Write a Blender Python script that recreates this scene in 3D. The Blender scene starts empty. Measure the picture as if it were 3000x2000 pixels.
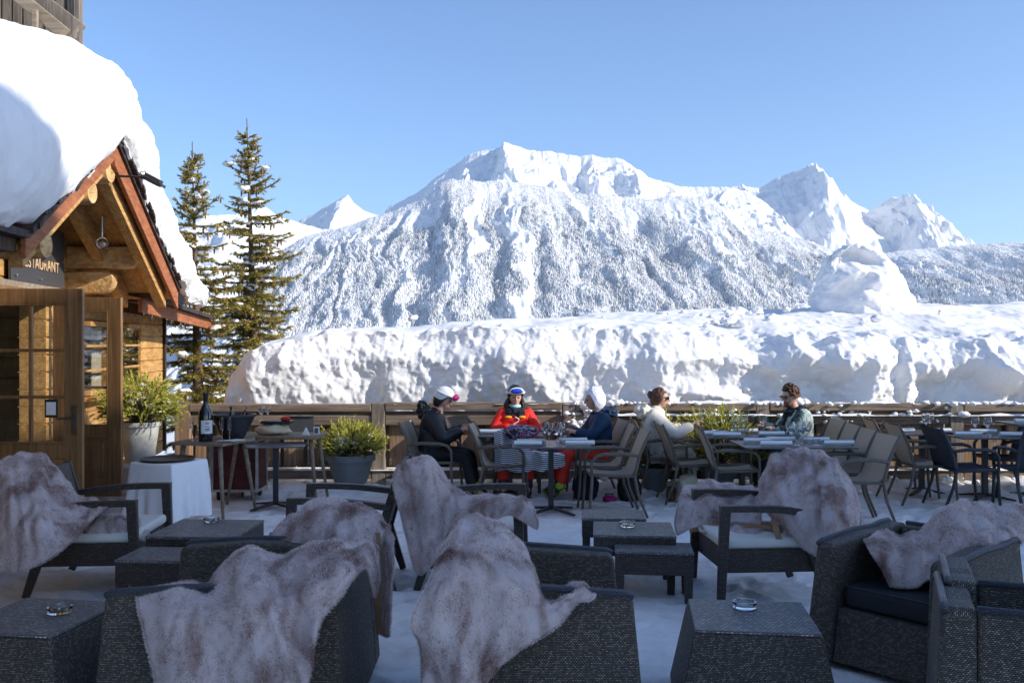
import bpy, bmesh, math, random
import numpy as np
from mathutils import Vector, Matrix, Euler
random.seed(7); rng = np.random.default_rng(7)
R_ = math.radians
scene = bpy.context.scene
COL = scene.collection
# ---------------------------------------------------------------- camera, sky, sun, exposure
CH = 1.85; F = 2800.0            # eye height; focal length in units of a 3000-unit wide frame
cam_d = bpy.data.cameras.new("camera"); cam = bpy.data.objects.new("camera", cam_d); COL.objects.link(cam)
cam.location = (0, 0, CH); cam.rotation_euler = (R_(90), 0, 0)
cam_d.lens = 33.6; cam_d.sensor_width = 36; cam_d.clip_start = 0.05; cam_d.clip_end = 40000
scene.camera = cam
SUN_AZ, SUN_EL = R_(72), R_(26)  # azimuth right of straight-behind the camera
SV = Vector((math.sin(SUN_AZ)*math.cos(SUN_EL), -math.cos(SUN_AZ)*math.cos(SUN_EL), math.sin(SUN_EL)))
w = bpy.data.worlds.new("World"); scene.world = w; w.use_nodes = True
nt = w.node_tree; nt.nodes.clear()
sky = nt.nodes.new('ShaderNodeTexSky'); sky.sky_type = 'NISHITA'; sky.sun_disc = False
sky.sun_elevation = SUN_EL; sky.sun_rotation = math.atan2(SV.x, SV.y)
sky.altitude = 2000; sky.air_density = 1.0; sky.dust_density = 2.6; sky.ozone_density = 5.0
bg = nt.nodes.new('ShaderNodeBackground'); bg.inputs['Strength'].default_value = 0.102
out = nt.nodes.new('ShaderNodeOutputWorld')
nt.links.new(sky.outputs[0], bg.inputs[0]); nt.links.new(bg.outputs[0], out.inputs[0])
sd = bpy.data.lights.new("sun", 'SUN'); sd.energy = 2.6; sd.angle = R_(0.5); sd.color = (1.0, 0.94, 0.85)
sun = bpy.data.objects.new("sun", sd); COL.objects.link(sun)
sun.rotation_euler = (-SV).to_track_quat('-Z', 'Y').to_euler(); sun.location = (20, -20, 30)
scene.view_settings.view_transform = 'Standard'; scene.view_settings.look = 'None'
scene.view_settings.exposure = 1.25; scene.view_settings.gamma = 1.0
scene.cycles.max_bounces = 8; scene.cycles.transparent_max_bounces = 12
scene.cycles.caustics_reflective = False; scene.cycles.caustics_refractive = False

# ---------------------------------------------------------------- helpers
def P(x, y, D):                   # point seen at frame position (x, y of 3000x2000) at distance D
    return Vector(((x-1500)*D/F, D, CH-(y-1000)*D/F))
def G(x, y, z=0.0):               # point at height z seen at (x, y)
    D = F*(CH-z)/(y-1000.0); return Vector(((x-1500)*D/F, D, z))
def lerp(a, b, t): return a+(b-a)*t
def smooth(a, b, x):
    t = np.clip((x-a)/(b-a), 0, 1); return t*t*(3-2*t)
# gradient noise
_perm = np.random.default_rng(11).permutation(512)
_g3 = np.random.default_rng(12).normal(size=(512, 3)); _g3 /= np.linalg.norm(_g3, axis=1)[:, None]
def noise3(x, y, z=0.0):
    x, y, z = np.broadcast_arrays(np.asarray(x, float), np.asarray(y, float), np.asarray(z, float))
    xi, yi, zi = np.floor(x).astype(int), np.floor(y).astype(int), np.floor(z).astype(int)
    xf, yf, zf = x-xi, y-yi, z-zi
    fx, fy, fz = [t*t*t*(t*(t*6-15)+10) for t in (xf, yf, zf)]
    r = 0
    for dx in (0, 1):
        for dy in (0, 1):
            for dz in (0, 1):
                h = _perm[(_perm[(_perm[(xi+dx) % 512]+yi+dy) % 512]+zi+dz) % 512]
                g = _g3[h]
                d = g[..., 0]*(xf-dx)+g[..., 1]*(yf-dy)+g[..., 2]*(zf-dz)
                r = r+d*(fx if dx else 1-fx)*(fy if dy else 1-fy)*(fz if dz else 1-fz)
    return r*1.6
def fbm(x, y, z=0.0, o=5, g=0.5, l=2.03):
    a, r = 1.0, 0
    for k in range(o):
        r = r+a*noise3(np.asarray(x)*l**k+17.3*k, np.asarray(y)*l**k+5.1*k, np.asarray(z)*l**k); a *= g
    return r
def ridged(x, y, z=0.0, o=5, g=0.5, l=2.03):
    a, r = 1.0, 0
    for k in range(o):
        r = r+a*(1-2*np.abs(noise3(np.asarray(x)*l**k+17.3*k, np.asarray(y)*l**k+5.1*k, np.asarray(z)*l**k))); a *= g
    return r
# ---------------------------------------------------------------- object bookkeeping
MW = {}
def tag(o, label=None, cat=None, group=None, kind=None):
    if label: o['label'] = label
    if cat: o['category'] = cat
    if group: o['group'] = group
    if kind: o['kind'] = kind
    return o
def thing(name, loc, rz=0.0, label=None, cat=None, group=None):
    o = bpy.data.objects.new(name, None); COL.objects.link(o)
    o.empty_display_size = 0.1
    o.location = loc; o.rotation_euler = (0, 0, rz)
    MW[o] = Matrix.Translation(Vector(loc)) @ Matrix.Rotation(rz, 4, 'Z')
    return tag(o, label, cat, group)
def copy_tree(o, parent=None):
    c = o.copy(); COL.objects.link(c)
    if parent: c.parent = parent
    for ch in list(o.children): copy_tree(ch, c)
    return c
class MB:
    def __init__(s): s.v = []; s.f = []; s.m = []; s.n = 0; s.uv = None
    def add(s, vs, fs, m=0):
        vs = [tuple(p) for p in vs]; b = s.n
        s.v += vs; s.n += len(vs)
        for f in fs: s.f.append(tuple(i+b for i in f)); s.m.append(m)
        return s
    def hexa(s, p, m=0):          # p: 8 corners, bottom ring 0-3 then top ring 4-7 (both counter-clockwise from above)
        return s.add(p, [(3, 2, 1, 0), (4, 5, 6, 7), (0, 1, 5, 4), (1, 2, 6, 5), (2, 3, 7, 6), (3, 0, 4, 7)], m)
    def box(s, c, d, rot=None, m=0, taper=1.0):
        x, y, z = d[0]/2, d[1]/2, d[2]/2
        p = [Vector(q) for q in ((-x*taper, -y*taper, -z), (x*taper, -y*taper, -z), (x*taper, y*taper, -z), (-x*taper, y*taper, -z), (-x, -y, z), (x, -y, z), (x, y, z), (-x, y, z))]
        if rot is not None:
            M = rot if isinstance(rot, Matrix) else Euler(rot).to_matrix()
            p = [M @ q for q in p]
        c = Vector(c); return s.hexa([q+c for q in p], m)
    def bar(s, a, b, wd, th, up=(0, 0, 1), m=0, wd2=None, th2=None):   # box from a to b; wd across, th along up
        a, b = Vector(a), Vector(b); d = (b-a).normalized(); u = Vector(up); sd = d.cross(u).normalized(); u = sd.cross(d).normalized()
        wd2 = wd2 or wd; th2 = th2 or th
        r = []
        for q, ww, tt in ((a, wd, th), (b, wd2, th2)):
            r += [q-sd*ww/2-u*tt/2, q+sd*ww/2-u*tt/2, q+sd*ww/2+u*tt/2, q-sd*ww/2+u*tt/2]
        return s.add(r, [(3, 2, 1, 0), (4, 5, 6, 7), (0, 1, 5, 4), (1, 2, 6, 5), (2, 3, 7, 6), (3, 0, 4, 7)], m)
    def tube(s, pts, rad, n=10, m=0, cap=True, sx=1.0):
        pts = [Vector(p) for p in pts]; N = len(pts)
        if not hasattr(rad, '__len__'): rad = [rad]*N
        t0 = (pts[1]-pts[0]).normalized(); ref = Vector((0, 0, 1)) if abs(t0.z) < 0.9 else Vector((1, 0, 0))
        a = t0.cross(ref).normalized(); vs = []
        for i, p in enumerate(pts):
            t = (pts[min(i+1, N-1)]-pts[max(i-1, 0)]).normalized()
            a = (a-t*a.dot(t)).normalized(); b = t.cross(a)
            for k in range(n):
                an = 2*math.pi*k/n; vs.append(p+(a*math.cos(an)*sx+b*math.sin(an))*rad[i])
        fs = [(i*n+k, i*n+(k+1) % n, (i+1)*n+(k+1) % n, (i+1)*n+k) for i in range(N-1) for k in range(n)]
        if cap: fs += [tuple(range(n))[::-1], tuple((N-1)*n+k for k in range(n))]
        return s.add(vs, fs, m)
    def lathe(s, prof, c=(0, 0, 0), n=20, m=0, M=None):   # prof: (r, z) list
        c = Vector(c); vs = []; fs = []; L = len(prof)
        for r, z in prof:
            for k in range(n):
                an = 2*math.pi*k/n; q = Vector((r*math.cos(an), r*math.sin(an), z))
                if M is not None: q = M @ q
                vs.append(q+c)
        for i in range(L-1):
            for k in range(n): fs.append((i*n+k, i*n+(k+1) % n, (i+1)*n+(k+1) % n, (i+1)*n+k))
        if prof[0][0] > 1e-6: fs.append(tuple(range(n))[::-1])
        if prof[-1][0] > 1e-6: fs.append(tuple((L-1)*n+k for k in range(n)))
        return s.add(vs, fs, m)
    def blob(s, c, r, seed=0, n=10, amp=0.25, m=0):       # lumpy ball, r = (rx, ry, rz)
        vs = []; fs = []; c = Vector(c); k2 = n*2
        th = [math.pi*i/n for i in range(n+1)]
        for t in th:
            for k in range(k2):
                a = 2*math.pi*k/k2; vs.append((math.sin(t)*math.cos(a), math.sin(t)*math.sin(a), math.cos(t)))
        A = np.array(vs); nz = 1+amp*fbm(A[:, 0]*1.6+seed*7.1, A[:, 1]*1.6+seed*3.3, A[:, 2]*1.6, o=3)
        A = A*nz[:, None]*np.array(r)+np.array(c)
        for i in range(n):
            for k in range(k2): fs.append((i*k2+k, (i+1)*k2+k, (i+1)*k2+(k+1) % k2, i*k2+(k+1) % k2))
        return s.add(A.tolist(), fs, m)
    def prism(s, poly, d, m=0):   # poly: list of 3-D points, d: extrusion vector
        n = len(poly); d = Vector(d); a = [Vector(p) for p in poly]; b = [p+d for p in a]
        return s.add(a+b, [tuple(range(n))[::-1], tuple(range(n, 2*n))]+[(i, (i+1) % n, (i+1) % n+n, i+n) for i in range(n)], m)
    def build(s, name, mats, parent=None, sm=False, bevel=0.0, seg=2, local=False, autosm=None, fixn=True):
        me = bpy.data.meshes.new(name)
        me.from_pydata(s.v, [], s.f)
        return finish(me, name, mats, parent, sm, bevel, seg, local, s.m, autosm, fixn)
def finish(me, name, mats, parent=None, sm=False, bevel=0.0, seg=2, local=False, mi=None, autosm=None, fixn=True):
    if not isinstance(mats, (list, tuple)): mats = [mats]
    for m in mats: me.materials.append(m)
    if mi is not None and len(mats) > 1: me.polygons.foreach_set('material_index', np.array(mi, dtype=np.int32))
    if fixn and len(me.polygons) < 60000:
        bm = bmesh.new(); bm.from_mesh(me); bmesh.ops.recalc_face_normals(bm, faces=bm.faces); bm.to_mesh(me); bm.free()
    o = bpy.data.objects.new(name, me); COL.objects.link(o)
    if parent is not None:
        o.parent = parent
        root = parent
        while root.parent: root = root.parent
        if not local and root in MW: me.transform(MW[root].inverted())
    box_uv(me)
    if sm: me.polygons.foreach_set('use_smooth', np.ones(len(me.polygons), dtype=bool))
    if autosm: me.set_sharp_from_angle(angle=R_(autosm))
    if bevel > 0:
        b = o.modifiers.new('bevel', 'BEVEL'); b.width = bevel; b.segments = seg; b.limit_method = 'ANGLE'; b.angle_limit = R_(40)
    me.update(); return o
def box_uv(me):
    n = len(me.loops)
    if n == 0 or n > 900000: return
    co = np.empty(len(me.vertices)*3); me.vertices.foreach_get('co', co); co = co.reshape(-1, 3)
    vi = np.empty(n, dtype=np.int32); me.loops.foreach_get('vertex_index', vi)
    nor = np.empty(len(me.polygons)*3); me.polygons.foreach_get('normal', nor); nor = np.abs(nor.reshape(-1, 3))
    tot = np.empty(len(me.polygons), dtype=np.int32); me.polygons.foreach_get('loop_total', tot)
    ax = np.repeat(nor.argmax(1), tot)
    c = co[vi]
    u = np.where(ax == 0, c[:, 1], c[:, 0]); v = np.where(ax == 2, c[:, 1], c[:, 2])
    uv = me.uv_layers.new(name='uv'); uv.data.foreach_set('uv', np.stack([u, v], 1).ravel().astype(np.float32))
def npmesh(name, V, Fq, mats, parent=None, sm=True, attrs=None, fixn=False, mi=None):   # numpy vertices and faces (all same size)
    V = np.asarray(V, np.float32); Fq = np.asarray(Fq, np.int32); k = Fq.shape[1]
    me = bpy.data.meshes.new(name); me.vertices.add(len(V)); me.vertices.foreach_set('co', V.ravel())
    me.loops.add(Fq.size); me.loops.foreach_set('vertex_index', Fq.ravel())
    me.polygons.add(len(Fq)); me.polygons.foreach_set('loop_start', np.arange(0, Fq.size, k, dtype=np.int32))
    me.polygons.foreach_set('loop_total', np.full(len(Fq), k, dtype=np.int32)) if hasattr(me.polygons[0], 'loop_total') and False else None
    me.update(calc_edges=True); me.validate()
    if attrs:
        for an, av in attrs.items():
            a = me.attributes.new(an, 'FLOAT', 'POINT'); a.data.foreach_set('value', np.asarray(av, np.float32))
    return finish(me, name, mats, parent, sm, mi=mi, fixn=fixn)
def gridfaces(nr, nc):
    i = np.arange(nr-1)[:, None]*nc+np.arange(nc-1)[None, :]
    return np.stack([i, i+1, i+nc+1, i+nc], -1).reshape(-1, 4)
# ---------------------------------------------------------------- materials
class NT:
    def __init__(s, name):
        s.mat = bpy.data.materials.new(name); s.mat.use_nodes = True; s.t = s.mat.node_tree; s.N = s.t.nodes; s.L = s.t.links
        s.b = s.N['Principled BSDF']; s.out = s.N['Material Output']
    def n(s, t, **k):
        x = s.N.new(t)
        for a, v in k.items():
            if a.startswith('_'): setattr(x, a[1:], v)
            else: x.inputs[a.replace('__', ' ')].default_value = v
        return x
    def link(s, a, b): s.L.new(a, b)
    def math(s, op, a, b=None, c=None):
        x = s.N.new('ShaderNodeMath'); x.operation = op
        for i, v in enumerate((a, b, c)):
            if v is None: continue
            if isinstance(v, (int, float)): x.inputs[i].default_value = v
            else: s.L.new(v, x.inputs[i])
        return x.outputs[0]
    def coord(s, kind='Object', scale=None, rot=None):
        tc = s.N.new('ShaderNodeTexCoord'); o = tc.outputs[kind]
        if scale is not None or rot is not None:
            m = s.N.new('ShaderNodeMapping'); s.L.new(o, m.inputs[0])
            if scale is not None: m.inputs['Scale'].default_value = scale if hasattr(scale, '__len__') else (scale,)*3
            if rot is not None: m.inputs['Rotation'].default_value = rot
            o = m.outputs[0]
        return o
    def noise(s, co, sc, det=5, rough=0.55, dist=0.0):
        x = s.n('ShaderNodeTexNoise', Scale=sc, Detail=det, Roughness=rough, Distortion=dist); s.L.new(co, x.inputs['Vector']); return x.outputs['Fac']
    def ramp(s, f, stops, interp='LINEAR'):
        x = s.N.new('ShaderNodeValToRGB'); s.L.new(f, x.inputs[0]); e = x.color_ramp.elements; x.color_ramp.interpolation = interp
        while len(e) < len(stops): e.new(0.5)
        for k, (p, c) in enumerate(stops):
            e[k].position = p; e[k].color = (*c, 1) if len(c) == 3 else c
        return x.outputs[0]
    def mix(s, f, a, b, mode='MIX'):
        x = s.N.new('ShaderNodeMix'); x.data_type = 'RGBA'; x.blend_type = mode
        for i, v in ((0, f), (6, a), (7, b)):
            if isinstance(v, (int, float)): x.inputs[i].default_value = v
            elif isinstance(v, (tuple, list)): x.inputs[i].default_value = (*v, 1) if len(v) == 3 else v
            else: s.L.new(v, x.inputs[i])
        return x.outputs[2]
    def bump(s, h, st=0.5, d=0.01, prev=None):
        x = s.n('ShaderNodeBump', Strength=st, Distance=d); s.L.new(h, x.inputs['Height'])
        if prev is not None: s.L.new(prev, x.inputs['Normal'])
        s.L.new(x.outputs[0], s.b.inputs['Normal']); return x.outputs[0]
    def col(s, c):
        if isinstance(c, tuple): s.b.inputs['Base Color'].default_value = (*c, 1)
        else: s.L.new(c, s.b.inputs['Base Color'])
    def set(s, rough=0.6, spec=0.5, metal=0.0):
        s.b.inputs['Roughness'].default_value = rough; s.b.inputs['Specular IOR Level'].default_value = spec; s.b.inputs['Metallic'].default_value = metal
def plain(name, c, rough=0.6, spec=0.4, metal=0.0, var=0.15, sc=8.0, bump=0.0, bsc=60.0, bd=0.002):
    m = NT(name); m.set(rough, spec, metal); co = m.coord()
    f = m.noise(co, sc, 4)
    d = tuple(x*(1-var) for x in c); l = tuple(min(1, x*(1+var)) for x in c)
    m.col(m.ramp(f, [(0.3, d), (0.7, l)]))
    if bump: m.bump(m.noise(co, bsc, 3), bump, bd)
    return m.mat
def m_snow(name='snow', tint=(0.86, 0.875, 0.9), b1=0.6, d1=0.03, s1=3.0, s2=25.0, d2=0.008, dirt=None):
    m = NT(name); m.set(0.65, 0.25); co = m.coord()
    n1 = m.noise(co, s1, 6, 0.6); n2 = m.noise(co, s2, 4, 0.6)
    p = m.bump(n1, b1, d1); m.bump(n2, 0.5, d2, p)
    c = m.mix(m.math('MULTIPLY', n2, 0.12), tint, (0.75, 0.77, 0.8))
    if dirt:
        f = m.noise(co, dirt[0], 5, 0.62, 0.4); f = m.ramp(f, [(dirt[1], (0, 0, 0)), (dirt[2], (1, 1, 1))]); c = m.mix(m.math('MULTIPLY', f, dirt[4]), c, dirt[3])
    m.col(c); return m.mat
def m_wood(name, c1, c2, axis=2, sc=1.0, rough=0.7, spec=0.25, contrast=(0.35, 0.7), grain=28.0, bump=0.4):
    m = NT(name); m.set(rough, spec)
    s = [grain, grain, grain]; s[axis] = 1.6
    co = m.coord('Object', tuple(x*sc for x in s)); f = m.noise(co, 1.0, 6, 0.65, 0.6)
    co2 = m.coord('Object'); g = m.noise(co2, 2.2*sc, 3)
    c = m.ramp(f, [(contrast[0], c1), (contrast[1], c2)])
    c = m.mix(m.math('MULTIPLY', m.ramp(g, [(0.35, (0, 0, 0)), (0.75, (1, 1, 1))]), 0.45), c, tuple(x*0.55 for x in c1))
    m.col(c); m.bump(f, bump, 0.004); return m.mat
def m_wicker(name, dark, light, pu=0.014, pv=0.008, diag=False, rough=0.42, hi=0.55):
    m = NT(name); m.set(rough, 0.5)
    uv = m.coord('UV'); sp = m.n('ShaderNodeSeparateXYZ'); m.link(uv, sp.inputs[0]); u, v = sp.outputs[0], sp.outputs[1]
    if diag:
        a = m.math('ADD', u, m.math('MULTIPLY', v, 0.6)); b = v
        u, v = a, b
    rv = m.math('DIVIDE', v, pv); row = m.math('FLOOR', rv); fv = m.math('SUBTRACT', rv, row)
    ru = m.math('ADD', m.math('DIVIDE', u, pu), m.math('MULTIPLY', row, 0.5)); cu = m.math('FLOOR', ru); fu = m.math('SUBTRACT', ru, cu)
    h = m.math('MULTIPLY', m.math('SINE', m.math('MULTIPLY', fv, math.pi)), m.math('ADD', 0.25, m.math('MULTIPLY', m.math('SINE', m.math('MULTIPLY', fu, math.pi)), 0.75)))
    cb = m.n('ShaderNodeCombineXYZ'); m.link(cu, cb.inputs[0]); m.link(row, cb.inputs[1])
    wn = m.n('ShaderNodeTexWhiteNoise'); m.link(cb.outputs[0], wn.inputs[0])
    f = m.math('MULTIPLY', m.math('POWER', h, 2.2), m.math('ADD', 0.3, m.math('MULTIPLY', m.math('POWER', wn.outputs[0], 3.0), 1.2)))
    big = m.noise(m.coord(), 5.0, 3); f = m.math('MULTIPLY', f, m.math('ADD', hi, big))
    m.col(m.mix(m.math('MINIMUM', f, 1.0), dark, light)); m.bump(h, 0.9, 0.004); return m.mat
M = {}
M['snow'] = m_snow()
M['snow_bank'] = m_snow('snow_bank', (0.88, 0.865, 0.85), 0.3, 0.02, 5.0, 22.0, 0.008)
M['snow_far'] = m_snow('snow_far', (0.86, 0.87, 0.89), 0.5, 12.0, 0.02, 0.12, 3.0)
M['dark_wood'] = m_wood('dark_wood', (0.045, 0.028, 0.018), (0.14, 0.085, 0.05))
M['dark_wood_x'] = m_wood('dark_wood_x', (0.06, 0.042, 0.03), (0.19, 0.13, 0.085), 0)
M['fence_wood'] = m_wood('fence_wood', (0.17, 0.10, 0.06), (0.48, 0.32, 0.20), 2)
M['grey_wood'] = m_wood('grey_wood', (0.14, 0.11, 0.085), (0.42, 0.35, 0.28), 2)
M['honey_wood'] = m_wood('honey_wood', (0.40, 0.20, 0.06), (0.80, 0.48, 0.18), 1)
M['honey_wood_z'] = m_wood('honey_wood_z', (0.40, 0.20, 0.06), (0.76, 0.46, 0.18), 2)
M['door_wood'] = m_wood('door_wood', (0.17, 0.085, 0.034), (0.36, 0.20, 0.085), 2, rough=0.45, spec=0.4)
M['red_wood'] = m_wood('red_wood', (0.27, 0.085, 0.035), (0.50, 0.19, 0.075), 1)
M['pale_wood'] = m_wood('pale_wood', (0.24, 0.18, 0.12), (0.42, 0.34, 0.25), 0)
M['black_metal'] = plain('black_metal', (0.018, 0.019, 0.022), 0.4, 0.5)
M['silver'] = plain('silver', (0.6, 0.6, 0.6), 0.3, 0.5, 1.0)
M['glass_clear'] = None
g = NT('clear_glass'); g.set(0.02, 0.5); g.col((0.95, 0.97, 1.0)); g.b.inputs['Transmission Weight'].default_value = 1.0; g.b.inputs['IOR'].default_value = 1.45
M['glass_clear'] = g.mat
def m_pane(name, tint=(0.9, 0.93, 0.95), refl=0.35):
    m = NT(name); m.N.remove(m.b)
    tr = m.n('ShaderNodeBsdfTransparent'); tr.inputs[0].default_value = (*tint, 1)
    gl = m.n('ShaderNodeBsdfGlossy', Roughness=0.03); fr = m.n('ShaderNodeFresnel', IOR=1.5)
    mx = m.n('ShaderNodeMixShader'); m.link(m.math('ADD', fr.outputs[0], refl*0.2), mx.inputs[0]); m.link(tr.outputs[0], mx.inputs[1]); m.link(gl.outputs[0], mx.inputs[2]); m.link(mx.outputs[0], m.out.inputs[0]); return m.mat
M['pane'] = m_pane('window_glass')
# ================================================================ MOUNTAINS
def interp(prof, xs):
    p = np.array(prof, float); return np.interp(xs, p[:, 0], p[:, 1])
def m_rock():
    m = NT('mountain_snow'); m.set(0.75, 0.15); co = m.coord()
    geo = m.n('ShaderNodeNewGeometry'); sp = m.n('ShaderNodeSeparateXYZ'); m.link(geo.outputs['Normal'], sp.inputs[0])
    n = m.noise(co, 0.012, 8, 0.7); n2 = m.noise(m.coord('Object', (0.05, 0.05, 0.012)), 1.0, 6, 0.7)
    s = m.math('ADD', sp.outputs[2], m.math('MULTIPLY', m.math('SUBTRACT', n2, 0.5), 0.9))
    f = m.ramp(s, [(0.16, (1, 1, 1)), (0.34, (0, 0, 0))])
    m.col(m.mix(m.math('MULTIPLY', f, 0.75), (0.88, 0.89, 0.9), (0.36, 0.35, 0.36)))
    m.bump(n, 0.7, 25.0); return m.mat
M['rock'] = m_rock()
SURF = {}
def mountain(name, prof, R, L, zb, nx=420, nr=150, amp=60, ns=0.004, seed=0, gull=1.0, pw=1.0, mat=None, back=0.5, jag=6.0, radial=0.0, spurs=(), fl=0.28):
    prof = np.array(prof, float); xs = np.linspace(prof[0, 0], prof[-1, 0], nx)
    yr = np.interp(xs, prof[:, 0], prof[:, 1])
    nb = nr//4
    s = np.concatenate([-np.linspace(1, 0, nb, endpoint=False)*back, np.linspace(0, 1, nr)**1.15])
    S, PX = np.meshgrid(s, xs, indexing='ij'); _, YR = np.meshgrid(s, yr, indexing='ij')
    Y = R-S*L
    X = (PX-1500)/F*(R-0.4*S*L)
    Zr = CH+(1000-YR)/F*R
    Zr = Zr+jag*fbm(PX*0.03+seed, PX*0+seed*3.1, o=5, g=0.6)*1.0
    g = np.where(S >= 0, 1-np.clip(S, 0, 1)**pw, 1+S*1.2)
    Z = zb+(Zr-zb)*g
    env = np.minimum(1, np.abs(S)*5)
    lean = np.interp(PX, [700, 1500, 2300, 3000], [0.1, -0.05, -0.55, -0.5])*(radial != 0)
    for (x0, x1, wd, am) in spurs:
        xc = ((x0+(x1-x0)*np.clip(S, 0, 1))-1500)/F*(R-0.4*S*L)
        Z = Z+np.clip(S*2.0, 0, 1)*am*np.clip(1-np.abs(X-xc)/wd, 0, 1)*np.clip(1.3-S, 0, 1)
    wx = X+lean*S*L+40*fbm(X*ns*0.7, Y*ns*0.7, seed, o=3)/max(ns*100, .2)
    n = ridged(wx*ns, Y*ns*fl, seed*1.7, o=5, g=0.48)-0.9
    n2 = fbm(X*ns*3, Y*ns*(3 if fl > .2 else 1.2), seed+9, o=4)
    Z = Z+env*amp*(n*gull+0.35*n2)
    # smooth foot
    V = np.stack([X, Y, Z], -1)
    o = npmesh(name, V.reshape(-1, 3), gridfaces(len(s), nx), mat or M['rock'], sm=True)
    SURF[name] = (V, S, PX, n, wx)
    tag(o, kind='structure'); return o
# far peaks
mountain('hills', [(300, 900), (450, 760), (560, 690), (635, 645), (658, 634), (700, 625), (753, 612), (781, 609), (815, 634), (854, 645), (932, 668), (1000, 680), (1150, 720), (1300, 800)], 5600, 2000, -200, seed=3, amp=80, spurs=[(781, 740, 300, 260), (640, 600, 260, 200)], ns=0.0022, nx=300)
mountain('hills', [(820, 700), (884, 642), (940, 614), (996, 583), (1013, 574), (1020, 571), (1034, 593), (1062, 614), (1090, 625), (1200, 660), (1300, 720)], 9500, 2200, -100, seed=5, amp=80, spurs=[(1020, 990, 400, 390)], ns=0.002, nx=240)
mountain('hills', [(1050, 700), (1137, 609), (1221, 567), (1277, 520), (1328, 488), (1361, 459), (1399, 443), (1431, 438), (1468, 431), (1480, 419), (1501, 425), (1543, 438), (1614, 443), (1642, 450), (1689, 457), (1735, 455), (1782, 463), (1824, 466), (1857, 488), (1900, 520), (1938, 531), (1996, 548), (2077, 548), (2130, 548), (2190, 560), (2250, 600), (2350, 700)], 6500, 1900, 100, seed=8, amp=75, ns=0.0032, nx=620, nr=190, jag=9, spurs=[(1483, 1430, 330, 270), (1370, 1330, 130, 110), (1830, 1890, 170, 150), (1640, 1660, 130, 80), (1735, 1760, 110, 70), (1560, 1575, 80, 50), (2000, 2030, 150, 60)])
mountain('hills', [(2050, 620), (2130, 552), (2160, 545), (2173, 537), (2185, 546), (2225, 553), (2278, 520), (2311, 508), (2350, 497), (2369, 515), (2402, 543), (2426, 553), (2474, 582), (2541, 615), (2600, 660), (2700, 740)], 8200, 2600, -100, seed=12, amp=90, spurs=[(2350, 2300, 600, 560), (2173, 2200, 150, 110), (2440, 2500, 160, 120), (2240, 2220, 130, 90)], ns=0.0022, nx=420, nr=170, jag=10)
mountain('hills', [(2440, 700), (2517, 639), (2546, 618), (2584, 598), (2613, 575), (2651, 584), (2675, 601), (2694, 630), (2737, 658), (2790, 682), (2833, 713), (2900, 760), (3100, 820)], 7600, 2300, -100, seed=21, amp=100, spurs=[(2613, 2585, 360, 350), (2700, 2720, 160, 120)], ns=0.0028, nx=320, jag=10)
# wooded slopes nearer to
m = NT('wooded_slope_snow'); m.set(0.8, 0.1); co = m.coord(); f = m.noise(co, 0.09, 5, 0.7); m.col(m.ramp(f, [(0.42, (0.62, 0.64, 0.66)), (0.6, (0.88, 0.89, 0.9))])); m.bump(f, 0.6, 5.0); M['slope'] = m.mat
mountain('hills', [(640, 950), (720, 850), (800, 768), (823, 735), (893, 693), (1006, 665), (1104, 632), (1155, 618), (1235, 586), (1291, 541), (1319, 527), (1361, 530), (1501, 534), (1595, 546), (1642, 564), (1735, 571), (1805, 574), (1900, 584), (1996, 575), (2058, 577), (2091, 589), (2130, 618), (2187, 656), (2235, 675), (2306, 689), (2378, 708), (2426, 730), (2500, 790), (2600, 880)], 3500, 1050, -150, seed=31, amp=27, ns=0.0085, fl=0.085, gull=1.25, nx=700, nr=220, jag=3, mat=M['slope'], radial=-0.25)
V1 = SURF['hills']
mountain('hills', [(2350, 860), (2450, 790), (2589, 742), (2665, 732), (2833, 718), (2904, 714), (3000, 708), (3150, 690), (3400, 640)], 4200, 1300, -60, seed=41, amp=38, ns=0.007, fl=0.09, gull=1.2, nx=420, nr=160, jag=3, mat=M['slope'], radial=0.25)
V2 = SURF['hills']
m = NT('snowy_conifers'); m.set(0.8, 0.1); at = m.n('ShaderNodeAttribute', _attribute_name='snowy')
m.col(m.ramp(at.outputs['Fac'], [(0.0, (0.30, 0.31, 0.305)), (0.5, (0.70, 0.71, 0.71)), (1.0, (0.88, 0.88, 0.89))])); M['conifers'] = m.mat
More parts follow.
